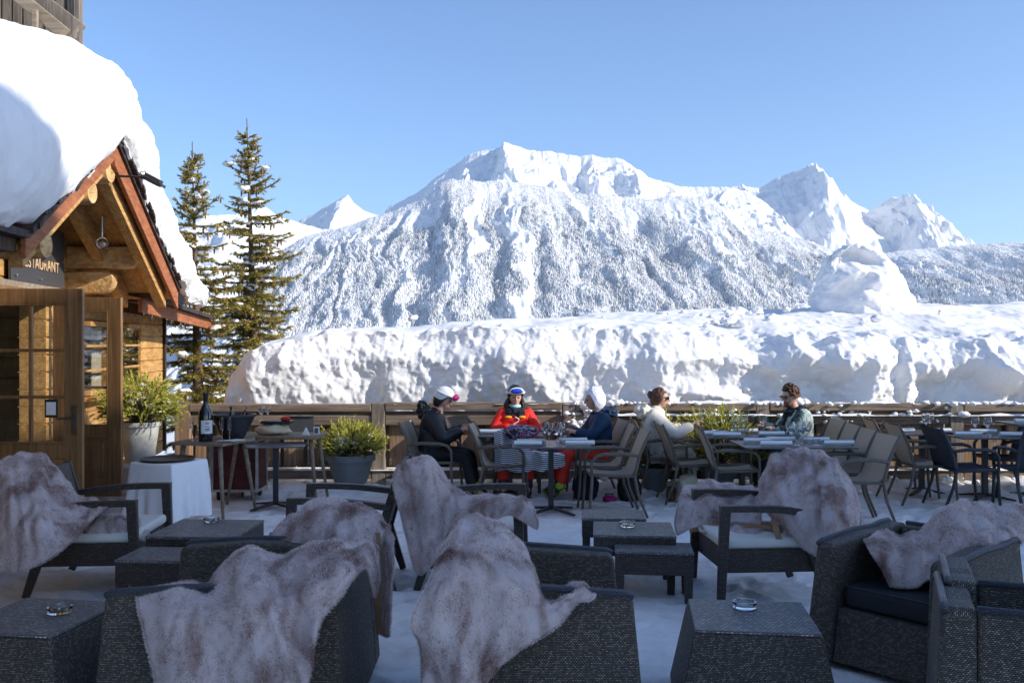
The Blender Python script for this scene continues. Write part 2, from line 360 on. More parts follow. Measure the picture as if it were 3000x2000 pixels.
def forest(surf, N, hmin, hmax, seed, ylim):
    V, S, PX, gl, wx = surf; r = np.random.default_rng(seed); nr, nc = S.shape
    fi = r.random(N*3)*(nr-2); fj = r.random(N*3)*(nc-2)
    i, j = fi.astype(int), fj.astype(int); a, b = fi-i, fj-j
    p = (V[i, j]*((1-a)*(1-b))[:, None]+V[i+1, j]*(a*(1-b))[:, None]+V[i, j+1]*((1-a)*b)[:, None]+V[i+1, j+1]*(a*b)[:, None])
    s = S[i, j]; w_ = wx[i, j]; py = 1000-(p[:, 2]-CH)/p[:, 1]*F; g = gl[i, j]
    dens = 0.55+0.9*fbm(p[:, 0]*0.004, p[:, 2]*0.003+p[:, 1]*0.002, seed, o=4)+0.25*smooth(0.0, 0.3, s)
    st = ridged(w_*0.0085, p[:, 1]*0.0007, seed+3, o=3)+0.25*fbm(p[:, 0]*0.01, p[:, 1]*0.01, 1, o=3)
    st = st-0.30*smooth(0.1, 0.6, s)
    keep = (st < 1.10) & (s > -0.03) & (py < 985) & (r.random(len(s)) < dens*1.1) & (g < 0.62+0.25*r.random(len(s)))
    p = p[keep][:N]; s = s[keep][:N]; g = g[keep][:N]; n = len(p)
    h = r.uniform(hmin, hmax, n)*(0.6+0.6*smooth(0.0, 0.35, s)); w = h*r.uniform(0.15, 0.24, n)
    sn = np.clip(r.normal(0.58, 0.26, n)+0.35*(1-smooth(0.0, 0.28, s))+0.3*fbm(p[:, 0]*0.006, p[:, 1]*0.006, 3, o=3), 0, 1)
    K = 5; ang = np.arange(K)*2*np.pi/K
    ring = np.stack([np.cos(ang), np.sin(ang)], 1)
    vs = []; at = []
    base = p[:, None, :]+np.concatenate([ring[None]*w[:, None, None], np.zeros((n, K, 1))-1.0], 2)
    mid = p[:, None, :]+np.concatenate([ring[None]*w[:, None, None]*0.45, np.zeros((n, K, 1))+h[:, None, None]*0.5], 2)
    mid2 = p[:, None, :]+np.concatenate([ring[None]*w[:, None, None]*0.75, np.zeros((n, K, 1))+h[:, None, None]*0.45], 2)
    top = p[:, None, :]+np.array([0, 0, 1.0])*h[:, None, None]
    A = np.concatenate([base, mid, mid2, top], 1)  # 3K+1
    B = np.arange(n)[:, None, None]*(3*K+1)
    k = np.arange(K); k1 = (k+1) % K
    q = np.stack([k, k1, k1+K], 1); q2 = np.stack([k, k1+K, k+K], 1); t = np.stack([k+2*K, k1+2*K, k*0+3*K], 1)
    Fc = (np.concatenate([q, q2, t], 0)[None]+B).reshape(-1, 3)
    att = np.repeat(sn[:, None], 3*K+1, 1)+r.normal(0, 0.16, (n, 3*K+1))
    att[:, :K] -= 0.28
    return A.reshape(-1, 3), Fc, np.clip(att, 0, 1).ravel()
A, Fc, at = forest(V1, 105000, 6, 11.5, 5, 0)
o = npmesh('forest', A, Fc, M['conifers'], sm=False, attrs={'snowy': at}); tag(o, 'snow dusted conifer wood covering the near mountainside', 'forest', kind='stuff')
A, Fc, at = forest(V2, 34000, 7, 14, 6, 0)
o = npmesh('forest', A, Fc, M['conifers'], sm=False, attrs={'snowy': at}); tag(o, 'grey green conifer wood on the slope behind the snow lump', 'forest', kind='stuff')
# ================================================================ GROUND
def make_ground():
    xs = np.concatenate([-np.geomspace(9000, 12, 40), np.linspace(-11.9, -6.1, 40), np.linspace(-6, 7.5, 400), np.linspace(7.6, 11.9, 30), np.geomspace(12, 9000, 40)])
    ys = np.concatenate([-np.geomspace(3000, 20, 16), np.linspace(-19, 3.9, 24), np.linspace(4.0, 12.5, 300), np.linspace(12.6, 16, 40), np.geomspace(16.3, 12000, 70)])
    Y, X = np.meshgrid(ys, xs, indexing='ij')
    Z = 0.012*fbm(X*1.3, Y*1.3, 1.0, o=4)*smooth(3.5, 5, Y)
    dk = smooth(3.9, 4.3, Y)*smooth(12.0, 11.6, Y)*(np.abs(X) < 7)
    Z = Z+dk*(0.010*fbm(X*5, Y*5, 3.0, o=4)+0.010*np.clip(fbm(X*0.7, Y*2.2, 9.0, o=4), -0.3, 1))
    r = np.random.default_rng(77); sub = (Y > 3.9) & (Y < 12.2) & (X > -6) & (X < 7.4); Xs, Ys = X[sub], Y[sub]; dz = np.zeros(len(Xs))
    for k in range(110):
        px_, py_, a = r.uniform(-5, 7), r.uniform(4.2, 11.6), r.uniform(0, 6.28)
        for st in range(5):
            cx, cy = px_+math.cos(a)*.62*st-math.sin(a)*.09*(-1)**st, py_+math.sin(a)*.62*st+math.cos(a)*.09*(-1)**st
            mk = (np.abs(Xs-cx) < .35) & (np.abs(Ys-cy) < .35); u = (Xs[mk]-cx)*math.cos(a)+(Ys[mk]-cy)*math.sin(a); v = -(Xs[mk]-cx)*math.sin(a)+(Ys[mk]-cy)*math.cos(a)
            q = (u/.155)**2+(v/.06)**2; dz[mk] += -.030*np.exp(-q**2)+.014*np.exp(-((np.sqrt(q)-1.35)/.3)**2)
    Z[sub] += dz
    # thin trampled crust, then ploughed lumps along the foot of the fence
    k = smooth(11.15, 11.9, Y+0.25*fbm(X*0.9, Y*0.3, 2, o=3))*smooth(14, 13, Y)
    Z = Z+k*(0.045+0.07*np.clip(fbm(X*3.1, Y*3.1, 4, o=4), -0.6, 1))
    kr = k*smooth(4.0, 6.0, X); Z = Z+kr*0.10*np.clip(fbm(X*2.0, Y*2.0, 8, o=3)+0.5, 0, 1.4)
    drop = smooth(19, 260, Y); far = smooth(16, 60, np.hypot(X, Y-12))
    Z = Z-drop*150*smooth(0, 1, 1.0+0*X)+far*1.5*fbm(X*0.02, Y*0.02, 3, o=3)
    Z = Z-2.2*smooth(14.5, 19, Y)*smooth(-2.0, -4.5, X)*(1-drop)
    return npmesh('ground', np.stack([X, Y, Z], -1).reshape(-1, 3), gridfaces(len(ys), len(xs)), M['deck_snow'], sm=True)
def m_deck():
    m = NT('packed_snow'); m.set(0.5, 0.35); co = m.coord()
    n1 = m.noise(co, 1.1, 6, 0.62, 0.5); n2 = m.noise(co, 9.0, 5, 0.65); n3 = m.noise(m.coord('Object', (0.35, 0.9, 1)), 1.0, 4, 0.6, 0.8)
    c = m.mix(m.ramp(n2, [(0.4, (0, 0, 0)), (0.75, (1, 1, 1))]), (0.92, 0.90, 0.87), (0.80, 0.78, 0.76))
    c = m.mix(m.math('MULTIPLY', m.ramp(n3, [(0.5, (0, 0, 0)), (0.66, (1, 1, 1))]), 0.55), c, (0.68, 0.72, 0.77))
    c = m.mix(m.math('MULTIPLY', m.ramp(n1, [(0.52, (0, 0, 0)), (0.68, (1, 1, 1))]), 0.65), c, (0.44, 0.38, 0.33))
    n4 = m.noise(co, 60.0, 3, 0.7); c = m.mix(m.math('MULTIPLY', m.ramp(n4, [(0.66, (0, 0, 0)), (0.74, (1, 1, 1))]), 0.5), c, (0.35, 0.31, 0.27))
    m.col(c); p = m.bump(n1, 0.5, 0.04); p = m.bump(n2, 0.7, 0.02, p); m.bump(n4, 0.5, 0.006, p); return m.mat
M['deck_snow'] = m_deck()
tag(make_ground(), kind='structure')
# ================================================================ SNOW BANK behind the fence
def make_bank():
    top = [(600, 1175), (640, 1100), (670, 1050), (730, 1008), (830, 977), (1000, 963), (1250, 956), (1500, 937), (1700, 923), (1900, 914), (2050, 906), (2250, 905), (2400, 896), (2470, 886), (2600, 884), (2760, 893), (3000, 896), (3300, 900)]
    # profile across: t 0..1 front foot -> crest -> back crown -> back foot, for each x
    xs = np.linspace(-4.05, 11.5, 760); nt_ = 230
    t = np.linspace(0, 1, nt_)
    T, X = np.meshgrid(t, xs, indexing='ij')
    Yf = 12.75+0.25*fbm(X*0.35, X*0, 3, o=3)
    crest_y = np.interp(X, [-4.05, -3.9, -3.6, -3.1, -2.3, -1, 0, 1, 2, 3, 6, 11], [1150, 1068, 1012, 980, 965, 957, 949, 951, 962, 976, 984, 980])
    zc = CH-(crest_y-1000)*(12.9)/F
    Yb = Yf+np.interp(X, [-4.2, -3, 0, 3, 6, 11], [1.6, 3.0, 3.2, 3.8, 4.6, 5])
    px = X/(Yb)*F+1500
    zt = CH-(np.interp(px, *np.array(top).T)-1000)*Yb/F
    endw = np.interp(X, [-4.05, -4.0, -3.85, -3.5, -3.1], [0.0, 0.7, 0.9, 0.98, 1.0])
    # face 0..0.55 ; top 0.55..0.85 ; back 0.85..1
    a = np.clip(T/0.55, 0, 1); b = np.clip((T-0.55)/0.30, 0, 1); c = np.clip((T-0.85)/0.15, 0, 1)
    face_lean = 0.17*(1-a)**0.8+0.22*smooth(0.75, 1.0, a)
    Y = Yf+face_lean+b*(Yb-Yf-0.4)+c*2.5
    Z = (a**0.9)*zc+(zt-zc)*b-c*zt*1.3
    rnd = smooth(0.42, 0.60, T)*smooth(0.70, 0.55, T)
    Z = Z-0.08*rnd
    Z = Z*endw
    Y = Y+(1-endw)*1.2*(1-b)
    fm = smooth(0.02, 0.10, T)*smooth(0.66, 0.5, T)
    zz = Z
    rt = smooth(1.2, 4.6, X)
    w1 = fbm(X*0.8, zz*0.8, 5, o=2); big = noise3(X*0.75+0.5*w1, zz*0.9, 9)
    mid = fbm(X*2.1+0.8*w1, zz*1.7, 12, o=3, g=0.55)
    scoop = -np.abs(noise3(X*0.95+0.5*w1, zz*1.25, 33))+0.35
    edge = 0.95+0.42*fbm(X*1.5, zz*0.35, 22, o=4, g=0.6)          # ragged lower limit of the crumbled crust
    up = smooth(edge-0.03, edge+0.12, zz)
    crust = up*(0.075+0.10*np.clip(fbm(X*4.5, zz*3.2, 2, o=5, g=0.62), -0.5, 0.9)*(1-0.55*rt))
    crumb2 = smooth(0.30, 0.12, zz/1.9+0.15*w1)*0.06*fbm(X*8, zz*8, 14, o=3)
    disp = 0.20*big+0.034*mid+crust*0.42+crumb2+rt*(0.55*scoop-0.12+0.12*fbm(X*2.6, zz*2.6, 44, o=4))
    Y = Y-fm*disp
    Z = Z+0.03*fm*fbm(X*4, Y*4, zz*4, o=3)
    tm = smooth(0.5, 0.62, T)*(1-c)
    Z = Z+tm*(0.085*fbm(X*0.7, Y*0.7, 6, o=4)+0.03*np.clip(fbm(X*6, Y*6, 7, o=3), 0.15, 1)*smooth(0.5, 4, X))
    cr = smooth(0.47, 0.55, T)*smooth(0.64, 0.57, T); Z = Z+cr*(0.07*np.clip(fbm(X*4, Y*4, 3, o=4), -0.2, 1)+0.09*fbm(X*1.1, Y*0, 3, o=3))
    return npmesh('snow_bank', np.stack([X, Y, Z], -1).reshape(-1, 3), gridfaces(nt_, len(xs)), M['snow_bank'], sm=True)
tag(make_bank(), 'long ploughed wall of crumbling snow rising behind the terrace fence', 'snow bank')
mb = MB(); c = P(2530, 845, 16.2)
def snow_lump():
    D = 16.2; T = [0, .1, .2, .4, .6, .78, .9, .97, 1]; xl = [2400, 2388, 2386, 2388, 2396, 2414, 2440, 2466, 2505]; xr = [2712, 2702, 2688, 2660, 2632, 2604, 2580, 2556, 2515]
    n = 90; t = np.linspace(0, 1, n)**.85; K = 180; ph = np.linspace(0, 2*np.pi, K, endpoint=False)
    L = (np.interp(t, T, xl)-1500)*D/F; Rr = (np.interp(t, T, xr)-1500)*D/F; cx = (L+Rr)/2; hw = (Rr-L)/2; zz = CH-(lerp(940., 712., t)-1000)*D/F
    Pp, Tt = np.meshgrid(ph, t); c, s_ = np.cos(Pp), np.sin(Pp)
    X = cx[:, None]+hw[:, None]*c; Y = D+.78*hw[:, None]*s_; Z = zz[:, None]+0*c
    f = .09*fbm(X*1.6, Y*1.6, Z*1.6+3, o=3)+.030*fbm(X*5, Y*5, Z*5, o=5, g=.62)+.035*noise3(X*3, Y*3, Z*3)
    X = X+c*f; Y = Y+s_*f; fr = np.clip(-s_, 0, 1)
    wz = .14*fbm(X*2.2, Y*2.2, 7, o=3); wx_ = .16*fbm(X*2, Z*2, 17, o=3)
    X0, Z0 = X, Z; Xw, Zw = X+wx_, Z+wz
    g = lambda px, py, sx, sy: np.exp(-((Xw-(px-1500)*D/F)/sx)**2-((Zw-(CH-(py-1000)*D/F))/sy)**2)*smooth(0, .3, fr)
    Y = Y+.34*g(2495, 770, .30, .12)-.08*g(2505, 815, .35, .07)+.13*g(2450, 850, .4, .12)+.12*g(2570, 860, .4, .09)
    i = np.arange(n-1)[:, None]*K+np.arange(K)[None, :]; j = np.arange(n-1)[:, None]*K+(np.arange(K)+1)[None, :] % K
    return np.stack([X, Y, Z], -1).reshape(-1, 3), np.stack([i, j, j+K, i+K], -1).reshape(-1, 4)
V, Fq = snow_lump()
o = npmesh('snow_lump', V, Fq, M['snow_bank']); 
tag(o, 'great rounded lump of snow sitting on top of the bank at right', 'snow lump')

def top_chunks():
    mb = MB(); r = random.Random(8)
    for k in range(46):
        x = r.gauss(2.9, .9) if k < 34 else r.uniform(-2, 7); y = r.uniform(13.9, 16.5); px = x/y*F+1500; s = r.uniform(.02, .075)
        z = CH-(float(np.interp(px, [1500, 1700, 2050, 2400, 3000], [937, 923, 906, 896, 896]))-1000)*16.2/F-(16.2-y)*.14
        mb.blob((x, y, z-s*.1), (s*1.4, s*1.1, s*.8), k, 6, .7)
    tag(mb.build('snow_chunks', M['snow_bank'], sm=True, fixn=False), 'loose broken chunks of snow scattered on top of the bank', 'snow chunks', kind='stuff')
top_chunks()
# ================================================================ unseen building added to the right, placed and shaped to shade the terrace
def shade_building():
    t = thing('shade_building', (27, -2, 0), 0, 'unseen tall timber building with a snow covered roof, added to shade the terrace', 'building')
    x0, x1, y0, y1, ze = 21.0, 34.0, -8.0, 3.2, 13.0
    mb = MB(); mb.box(((x0+x1)/2, (y0+y1)/2, 6.4), (x1-x0, y1-y0, 12.8)); ym = (y0+y1)/2; zr = 12.8+(y1-ym)*0.58
    for x in (x0+0.001, x1-0.25): mb.prism([(x, y0, 12.8), (x, y1, 12.8), (x, ym, zr)], (0.25, 0, 0))
    mb.build('wall', M['dark_wood'], t)
    r = MB()
    for (ya, yb) in ((y1+0.6, ym), (y0-0.6, ym)):
        za = 12.8-0.42; r.hexa([(x0-.7, ya, za), (x1+.7, ya, za), (x1+.7, yb, zr), (x0-.7, yb, zr), (x0-.7, ya, za+.25), (x1+.7, ya, za+.25), (x1+.7, yb, zr+.25), (x0-.7, yb, zr+.25)])
    r.build('roof', M['dark_wood_x'], t)
    xs = np.linspace(x0-.75, x1+.75, 120); tt = np.linspace(0, 1, 70); T, X = np.meshgrid(tt, xs, indexing='ij')
    Y = lerp(y1+.7, y0-.7, T); zz = zr+.25-np.abs(Y-ym)*0.58
    e = np.minimum(1, np.minimum(T, 1-T)*14)**0.4*np.minimum(1, np.minimum(X-x0+.76, x1+.76-X)*2)**0.4
    Z = zz-0.05+0.45*e*(1+0.12*fbm(X*0.8, Y*0.8, 3, o=3)); 
    npmesh('roof_snow', np.stack([X, Y, Z], -1).reshape(-1, 3), gridfaces(70, 120), M['snow'], t)
    for y in (-6, -4, -2, 0, 2):
        for z in (1.3, 4.0, 6.7, 9.4):
            w_ = MB(); 
            for (c, d) in (((x0-.03, y-.55, z), (.08, .1, 1.3)), ((x0-.03, y+.55, z), (.08, .1, 1.3)), ((x0-.03, y, z-.6), (.08, 1.0, .1)), ((x0-.03, y, z+.6), (.08, 1.0, .1)), ((x0-.03, y, z), (.05, .05, 1.1))): w_.box(c, d)
            f = w_.build('window', M['honey_wood'], t); MB().box((x0-.012, y, z), (.02, 1.0, 1.1)).build('pane', M['dark_glass'], f)
m = NT('dark_window_glass'); m.set(0.05, 0.8); m.col((0.02, 0.025, 0.03)); M['dark_glass'] = m.mat
shade_building()
# ================================================================ CHALET at left: porch gable, doors, sign, snow load
KW = -0.14
def W(D, o=0.0, z=0.0): return Vector((-3.61+KW*D+o, D, z))       # o = distance out from the wall plane
def Gp(D, z, o=0.0): return W(D, 1.0+o, z)                          # gable plane, one metre out
def build_chalet():
    ch = thing('chalet', (-5.2, 9.5, 0), 0, 'timber mountain chalet restaurant with gabled porch under a deep snow load', 'building')
    # wall with door opening (D 8.6-10.4) and window openings
    mb = MB()
    def wall(D0, D1, z0, z1, th=0.3, mb=mb, o=0.0):
        nlog = max(1, round((z1-z0)/0.19)); h = (z1-z0)/nlog
        for i in range(nlog):
            a = z0+i*h
            for (p, q, oo) in ((a+0.012, a+h-0.004, o), (a-0.004, a+0.012, o-0.018)):
                mb.hexa([W(D0, oo-th, p), W(D0, oo, p), W(D1, oo, p), W(D1, oo-th, p), W(D0, oo-th, q), W(D0, oo, q), W(D1, oo, q), W(D1, oo-th, q)])
    wall(2.5, 8.6, 0.0, 3.0); wall(10.4, 11.7, 0.0, 3.4); wall(8.6, 10.4, 2.28, 3.6); wall(11.7, 16.0, 0.0, 1.16); wall(11.7, 16.0, 2.12, 2.45)
    wall(12.95, 13.5, 1.16, 2.12); wall(14.55, 16.0, 1.16, 2.12); wall(7.2, 8.6, 3.0, 3.3); wall(10.4, 11.3, 3.4, 3.5)
    mb.build('wall', M['honey_wood'], ch, bevel=0.006, seg=1)
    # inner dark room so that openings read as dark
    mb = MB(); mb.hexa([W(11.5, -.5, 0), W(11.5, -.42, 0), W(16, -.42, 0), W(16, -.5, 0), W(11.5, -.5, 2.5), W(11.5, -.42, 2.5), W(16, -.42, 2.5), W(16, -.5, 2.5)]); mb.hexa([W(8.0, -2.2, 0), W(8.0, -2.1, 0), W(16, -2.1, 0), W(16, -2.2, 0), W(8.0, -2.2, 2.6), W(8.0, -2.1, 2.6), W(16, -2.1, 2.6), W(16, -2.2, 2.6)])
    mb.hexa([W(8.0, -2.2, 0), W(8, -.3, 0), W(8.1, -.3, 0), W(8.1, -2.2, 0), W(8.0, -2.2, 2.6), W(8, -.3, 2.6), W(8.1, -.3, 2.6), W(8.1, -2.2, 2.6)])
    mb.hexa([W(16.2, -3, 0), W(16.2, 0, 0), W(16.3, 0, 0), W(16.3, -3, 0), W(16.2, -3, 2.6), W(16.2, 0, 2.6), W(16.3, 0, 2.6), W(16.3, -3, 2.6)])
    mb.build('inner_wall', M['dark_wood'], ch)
    mb = MB(); mb.hexa([W(8.5, -0.3, 0), W(8.5, 0.9, 0), W(10.5, 0.9, 0), W(10.5, -0.3, 0), W(8.5, -0.3, .15), W(8.5, 0.9, .15), W(10.5, 0.9, .15), W(10.5, -0.3, .15)])
    mb.build('doorstep', M['stone'], ch, bevel=0.01)
    mb = MB(); mb.bar(W(16.12, -.02, 0), W(16.12, -.02, 2.45), .24, .26); mb.build('corner_post', M['honey_wood_z'], ch, bevel=0.02)
    mb = MB(); mb.bar(W(8.54, .03, .15), W(8.54, .03, 2.34), .12, .14); mb.bar(W(10.46, .03, .15), W(10.46, .03, 2.34), .12, .14); mb.bar(W(8.46, .045, 2.33), W(10.54, .045, 2.33), .12, .1)
    mb.build('door_frame', M['door_wood'], ch, bevel=0.008)
    # windows
    for (D0, D1, nc) in ((11.72, 12.93, 3), (13.52, 14.53, 3)):
        mb = MB(); z0, z1 = 1.18, 2.10
        for D in (D0+.03, D1-.03): mb.bar(W(D, .02, z0), W(D, .02, z1), .06, .09)
        for z in (z0+.03, z1-.03): mb.bar(W(D0+.06, .022, z), W(D1-.06, .022, z), .085, .06)
        for k in range(1, nc): D = lerp(D0, D1, k/nc); mb.bar(W(D, .01, z0+.06), W(D, .01, z1-.06), .04, .03)
        for k in (1, 2): z = lerp(z0, z1, k/3); mb.bar(W(D0+.06, .008, z), W(D1-.06, .008, z), .03, .03)
        wf = mb.build('window', M['honey_wood_z'], ch, bevel=0.004)
        mb = MB(); mb.add([W(D0+.05, -.02, z0+.05), W(D1-.05, -.02, z0+.05), W(D1-.05, -.02, z1-.05), W(D0+.05, -.02, z1-.05)], [(0, 1, 2, 3)]); mb.build('pane', M['pane'], wf)
        mb = MB(); n = 40; pts = []
        for (s0, s1) in ((0.03, 0.36), (0.64, 0.97)):
            vs = []
            for i in range(n+1):
                D = lerp(D0, D1, lerp(s0, s1, i/n)); oo = -.14+.025*math.sin(i*1.9)
                vs += [W(D, oo, z0+.02), W(D, oo, z1-.02)]
            mb.add(vs, [(2*i, 2*i+2, 2*i+3, 2*i+1) for i in range(n)])
        mb.build('curtain', M['cloth_cream'], wf, sm=True)
        mb = MB(); mb.bar(W(D0-.06, .07, z0-.04), W(D1+.06, .07, z0-.04), .2, .05); mb.build('sill', M['honey_wood'], wf)
    # corbels at the far side
    def corbel(D, th, z0, z1, ln, name='corbel'):
        r = (z1-z0)*0.62; pts = [(0, z0), (ln-r*1.2, z0)]
        for i in range(9):
            a = -math.pi/2+math.pi*0.62*i/8; pts.append((ln-r+r*math.cos(a), z0+r+r*math.sin(a)))
        pts += [(ln-0.06, z1), (0, z1)]
        mb = MB(); mb.prism([W(D-th/2, p[0]-.02, p[1]) for p in pts], W(D+th/2)-W(D-th/2)); o = mb.build(name, M['carved_wood'], ch, bevel=0.012)
    corbel(11.2, .22, 2.70, 2.95, 0.86); corbel(11.2, .20, 2.41, 2.66, 0.55)
    # purlins carrying the near slope, round ends
    apex, far, near = (9.5, 3.87), (12.47, 2.55), (7.08, 2.67)
    def slope_z(D): return lerp(apex[1], far[1], (D-9.5)/2.97) if D > 9.5 else lerp(apex[1], near[1], (9.5-D)/2.42)
    for (D, r) in ((8.9, .115), (7.66, .115), (9.5, .12)):
        z = slope_z(D)-.31-r*0.2; mb = MB(); mb.tube([W(D, -.4, z), W(D, .88, z), W(D, .95, z)], [r, r, r*.9], n=18); mb.build('purlin', M['carved_wood'], ch, autosm=40, sm=True)
    # main roof end beam (dark) at far left
    mb = MB(); a = W(6.8, .92, 2.30); 
    mb.prism([W(6.8, -.5, 2.42), W(6.8, .78, 2.42), W(6.8, .78, 2.16), W(6.8, .68, 2.06), W(6.8, .4, 1.98), W(6.8, -.5, 1.98)], (-.05, .32, 0)); mb.build('beam_end', M['dark_wood_x'], ch, bevel=.015)
    # roof boards
    def slab(pts, th, o0, o1, name, mat, dz=0.0, parent=ch):
        mb = MB()
        for (D0, z0), (D1, z1) in zip(pts[:-1], pts[1:]):
            mb.hexa([W(D0, o0, z0+dz-th), W(D0, o1, z0+dz-th), W(D1, o1, z1+dz-th), W(D1, o0, z1+dz-th), W(D0, o0, z0+dz), W(D0, o1, z0+dz), W(D1, o1, z1+dz), W(D1, o0, z1+dz)])
        return mb.build(name, mat, parent)
    main = [(3.0, 2.62), near, apex, far]
    slab([near, apex], .05, -3.4, .93, 'soffit', M['honey_wood'], -.10); slab([apex, far], .05, -3.4, .93, 'soffit', M['honey_wood'], -.10)
    slab([(3.0, 2.62), near], .10, -3.4, .93, 'soffit', M['dark_wood'], -.06)
    roof = slab(main, .055, -3.5, 1.03, 'roof', M['shingle'], 0.0)
    mb = MB()   # ragged shingle edge
    for (p, q) in ((near, apex), (apex, far)):
        n = 26
        for i in range(n):
            t0 = i/n; D = lerp(p[0], q[0], t0); z = lerp(p[1], q[1], t0); D2 = lerp(p[0], q[0], t0+1/n); z2 = lerp(p[1], q[1], t0+1/n)
            oo = 1.03+random.uniform(.01, .06); dz = random.uniform(.005, .03)
            mb.hexa([W(D, .6, z+dz-.03), W(D, oo, z+dz-.03), W(D2-.01, oo, z2+dz-.03), W(D2-.01, .6, z2+dz-.03), W(D, .6, z+dz+.012), W(D, oo, z+dz+.012), W(D2-.01, oo, z2+dz+.012), W(D2-.01, .6, z2+dz+.012)])
    mb.build('shingle', M['shingle'], roof)
    # rafters: inner pale pair behind the gable plane, red barge boards in it
    def rafter(p, q, w0, dz, o0, th, name, mat):
        mb = MB(); a0, a1 = p[1]+dz, q[1]+dz
        mb.hexa([W(p[0], o0-th, a0-w0), W(p[0], o0, a0-w0), W(q[0], o0, a1-w0), W(q[0], o0-th, a1-w0), W(p[0], o0-th, a0), W(p[0], o0, a0), W(q[0], o0, a1), W(q[0], o0-th, a1)])
        return mb.build(name, mat, ch, bevel=.008)
    rafter(near, apex, .20, -.012, 1.0, .045, 'barge_board', M['red_wood']); rafter(apex, far, .27, -.012, 1.0, .045, 'barge_board', M['red_wood'])
    for (o0, th) in ((.90, .12), (.42, .12), (.0, .12)):
        rafter((9.52, apex[1]-.01), (12.2, 2.66), .22, -.16, o0, th, 'rafter', M['honey_wood']); rafter((7.3, 2.77), (9.48, apex[1]-.01), .20, -.16, o0, th, 'rafter', M['honey_wood'])
    # lower eave running on to the right with its red fascia
    e0, e1 = (12.3, 2.40), (17.4, 2.24)
    mb = MB(); z0, z1 = e0[1], e1[1]
    mb.hexa([W(e0[0], .52, z0-.17), W(e0[0], .57, z0-.17), W(e1[0], .57, z1-.17), W(e1[0], .52, z1-.17), W(e0[0], .52, z0), W(e0[0], .57, z0), W(e1[0], .57, z1), W(e1[0], .52, z1)]); mb.build('fascia', M['red_wood'], ch)
    mb = MB(); mb.hexa([W(e0[0], -3.3, z0+.62), W(e0[0], .66, z0+.0), W(e1[0], .66, z1), W(e1[0], -3.3, z1+.62), W(e0[0], -3.3, z0+.70), W(e0[0], .66, z0+.06), W(e1[0], .66, z1+.06), W(e1[0], -3.3, z1+.70)]); mb.build('eave', M['shingle'], ch)
    for D in (12.8, 13.8, 14.8, 15.8): mb = MB(); mb.bar(W(D, -.1, 2.36), W(D, .5, 2.26), .1, .13); mb.build('rafter', M['dark_wood'], ch)
    for k in range(14):
        D = random.uniform(12.5, 17); z = lerp(2.40, 2.24, (D-12.3)/5.1)-.16; L = random.uniform(.04, .14); mb = MB(); mb.lathe([(0, 0), (.010, .0), (.006, -L*.5), (0, -L)], W(D, .545, z), 7); mb.build('icicle', M['glass_clear'], ch, sm=True)
    # sign plate with letters
    sg = MB(); z0, z1 = 2.445, 2.95
    sg.hexa([W(9.2, .05, z0), W(9.2, .075, z0), W(10.76, .075, z0), W(10.76, .05, z0), W(9.2, .05, z1+.12), W(9.2, .075, z1+.12), W(10.76, .075, z1+.12), W(10.76, .05, z1+.12)])
    sign = sg.build('sign', M['sign_grey'], ch)
    ang = math.atan2(1.0, KW)
    for (txt, D0, z, size) in (('RESTAURANT', 9.42, 2.60, .118), ('N', 10.14, 2.79, .09)):
        cu = bpy.data.curves.new('lettering', 'FONT'); cu.body = txt; cu.size = size*1.38; cu.extrude = .004; cu.space_character = 1.05
        ob = bpy.data.objects.new('tmp', cu); COL.objects.link(ob); dg = bpy.context.evaluated_depsgraph_get(); me = bpy.data.meshes.new_from_object(ob.evaluated_get(dg)); bpy.data.objects.remove(ob)
        me.materials.clear(); me.materials.append(M['letter'])
        if txt != 'N': wd = max(v.co.x for v in me.vertices); me.transform(Matrix.Scale((10.56-9.42)/wd, 4, (1, 0, 0)))
        me.transform(Matrix.Translation(W(D0, .083, z)) @ Matrix.Rotation(ang, 4, 'Z') @ Matrix.Rotation(R_(90), 4, 'X'))
        me.transform(MW[ch].inverted()); me.name = 'lettering'
        lo = bpy.data.objects.new('lettering', me); COL.objects.link(lo); lo.parent = sign
    for (D, z) in ((10.68, 2.74), (9.98, 2.50), (9.3, 2.50)): mb = MB(); mb.tube([W(D, .074, z), W(D, .10, z)], .012, n=8); mb.build('bolt', M['silver'], sign)
    mb = MB(); mb.bar(W(7.7, .04, 2.405), W(11.28, .04, 2.405), .09, .07); mb.build('lintel', M['pale_wood'], ch)
    # globe lamp
    mb = MB(); c = P(300, 712, 10.6); mb.blob(c, (.065, .065, .065), 0, 12, 0); gl = mb.build('lamp_globe', M['glass_clear'], ch, sm=True)
    mb = MB(); mb.blob(c, (.03, .03, .035), 0, 6, 0); mb.tube([c+Vector((0, 0, .05)), c+Vector((0, 0, .35))], .012, n=8); mb.build('lamp_holder', M['silver'], gl)
    # spotlight on its arm
    a = P(318, 515, 9.62); b = a+Vector((.34, 0.02, -.01)); mb = MB(); mb.tube([a-Vector((.1, 0, 0)), a, b], .012, n=8); mb.tube([b, b+Vector((-.03, 0, .05)), b+Vector((.02, 0, .06)), b+Vector((.03, 0, .0))], .006, n=6)
    mb.tube([a+Vector((.0, 0, 0)), a+Vector((.06, 0, 0))], .022, n=8); sp = mb.build('spotlight_arm', M['black_metal'], ch)
    mb = MB(); mb.box(b+Vector((.10, 0, -.03)), (.17, .10, .07), (0, R_(28), 0)); mb.box(b+Vector((.11, -.0, -.045)), (.21, .14, .03), (0, R_(28), 0)); mb.bar(b-Vector((.03, 0, 0)), b+Vector((.1, 0, -.03)), .03, .03); mb.build('spotlight_head', M['black_metal'], sp, bevel=.006)
    # upper storey and balcony, top left
    mb = MB(); D = 10.4
    xr = (240-1500)*D/F; zb = 5.05
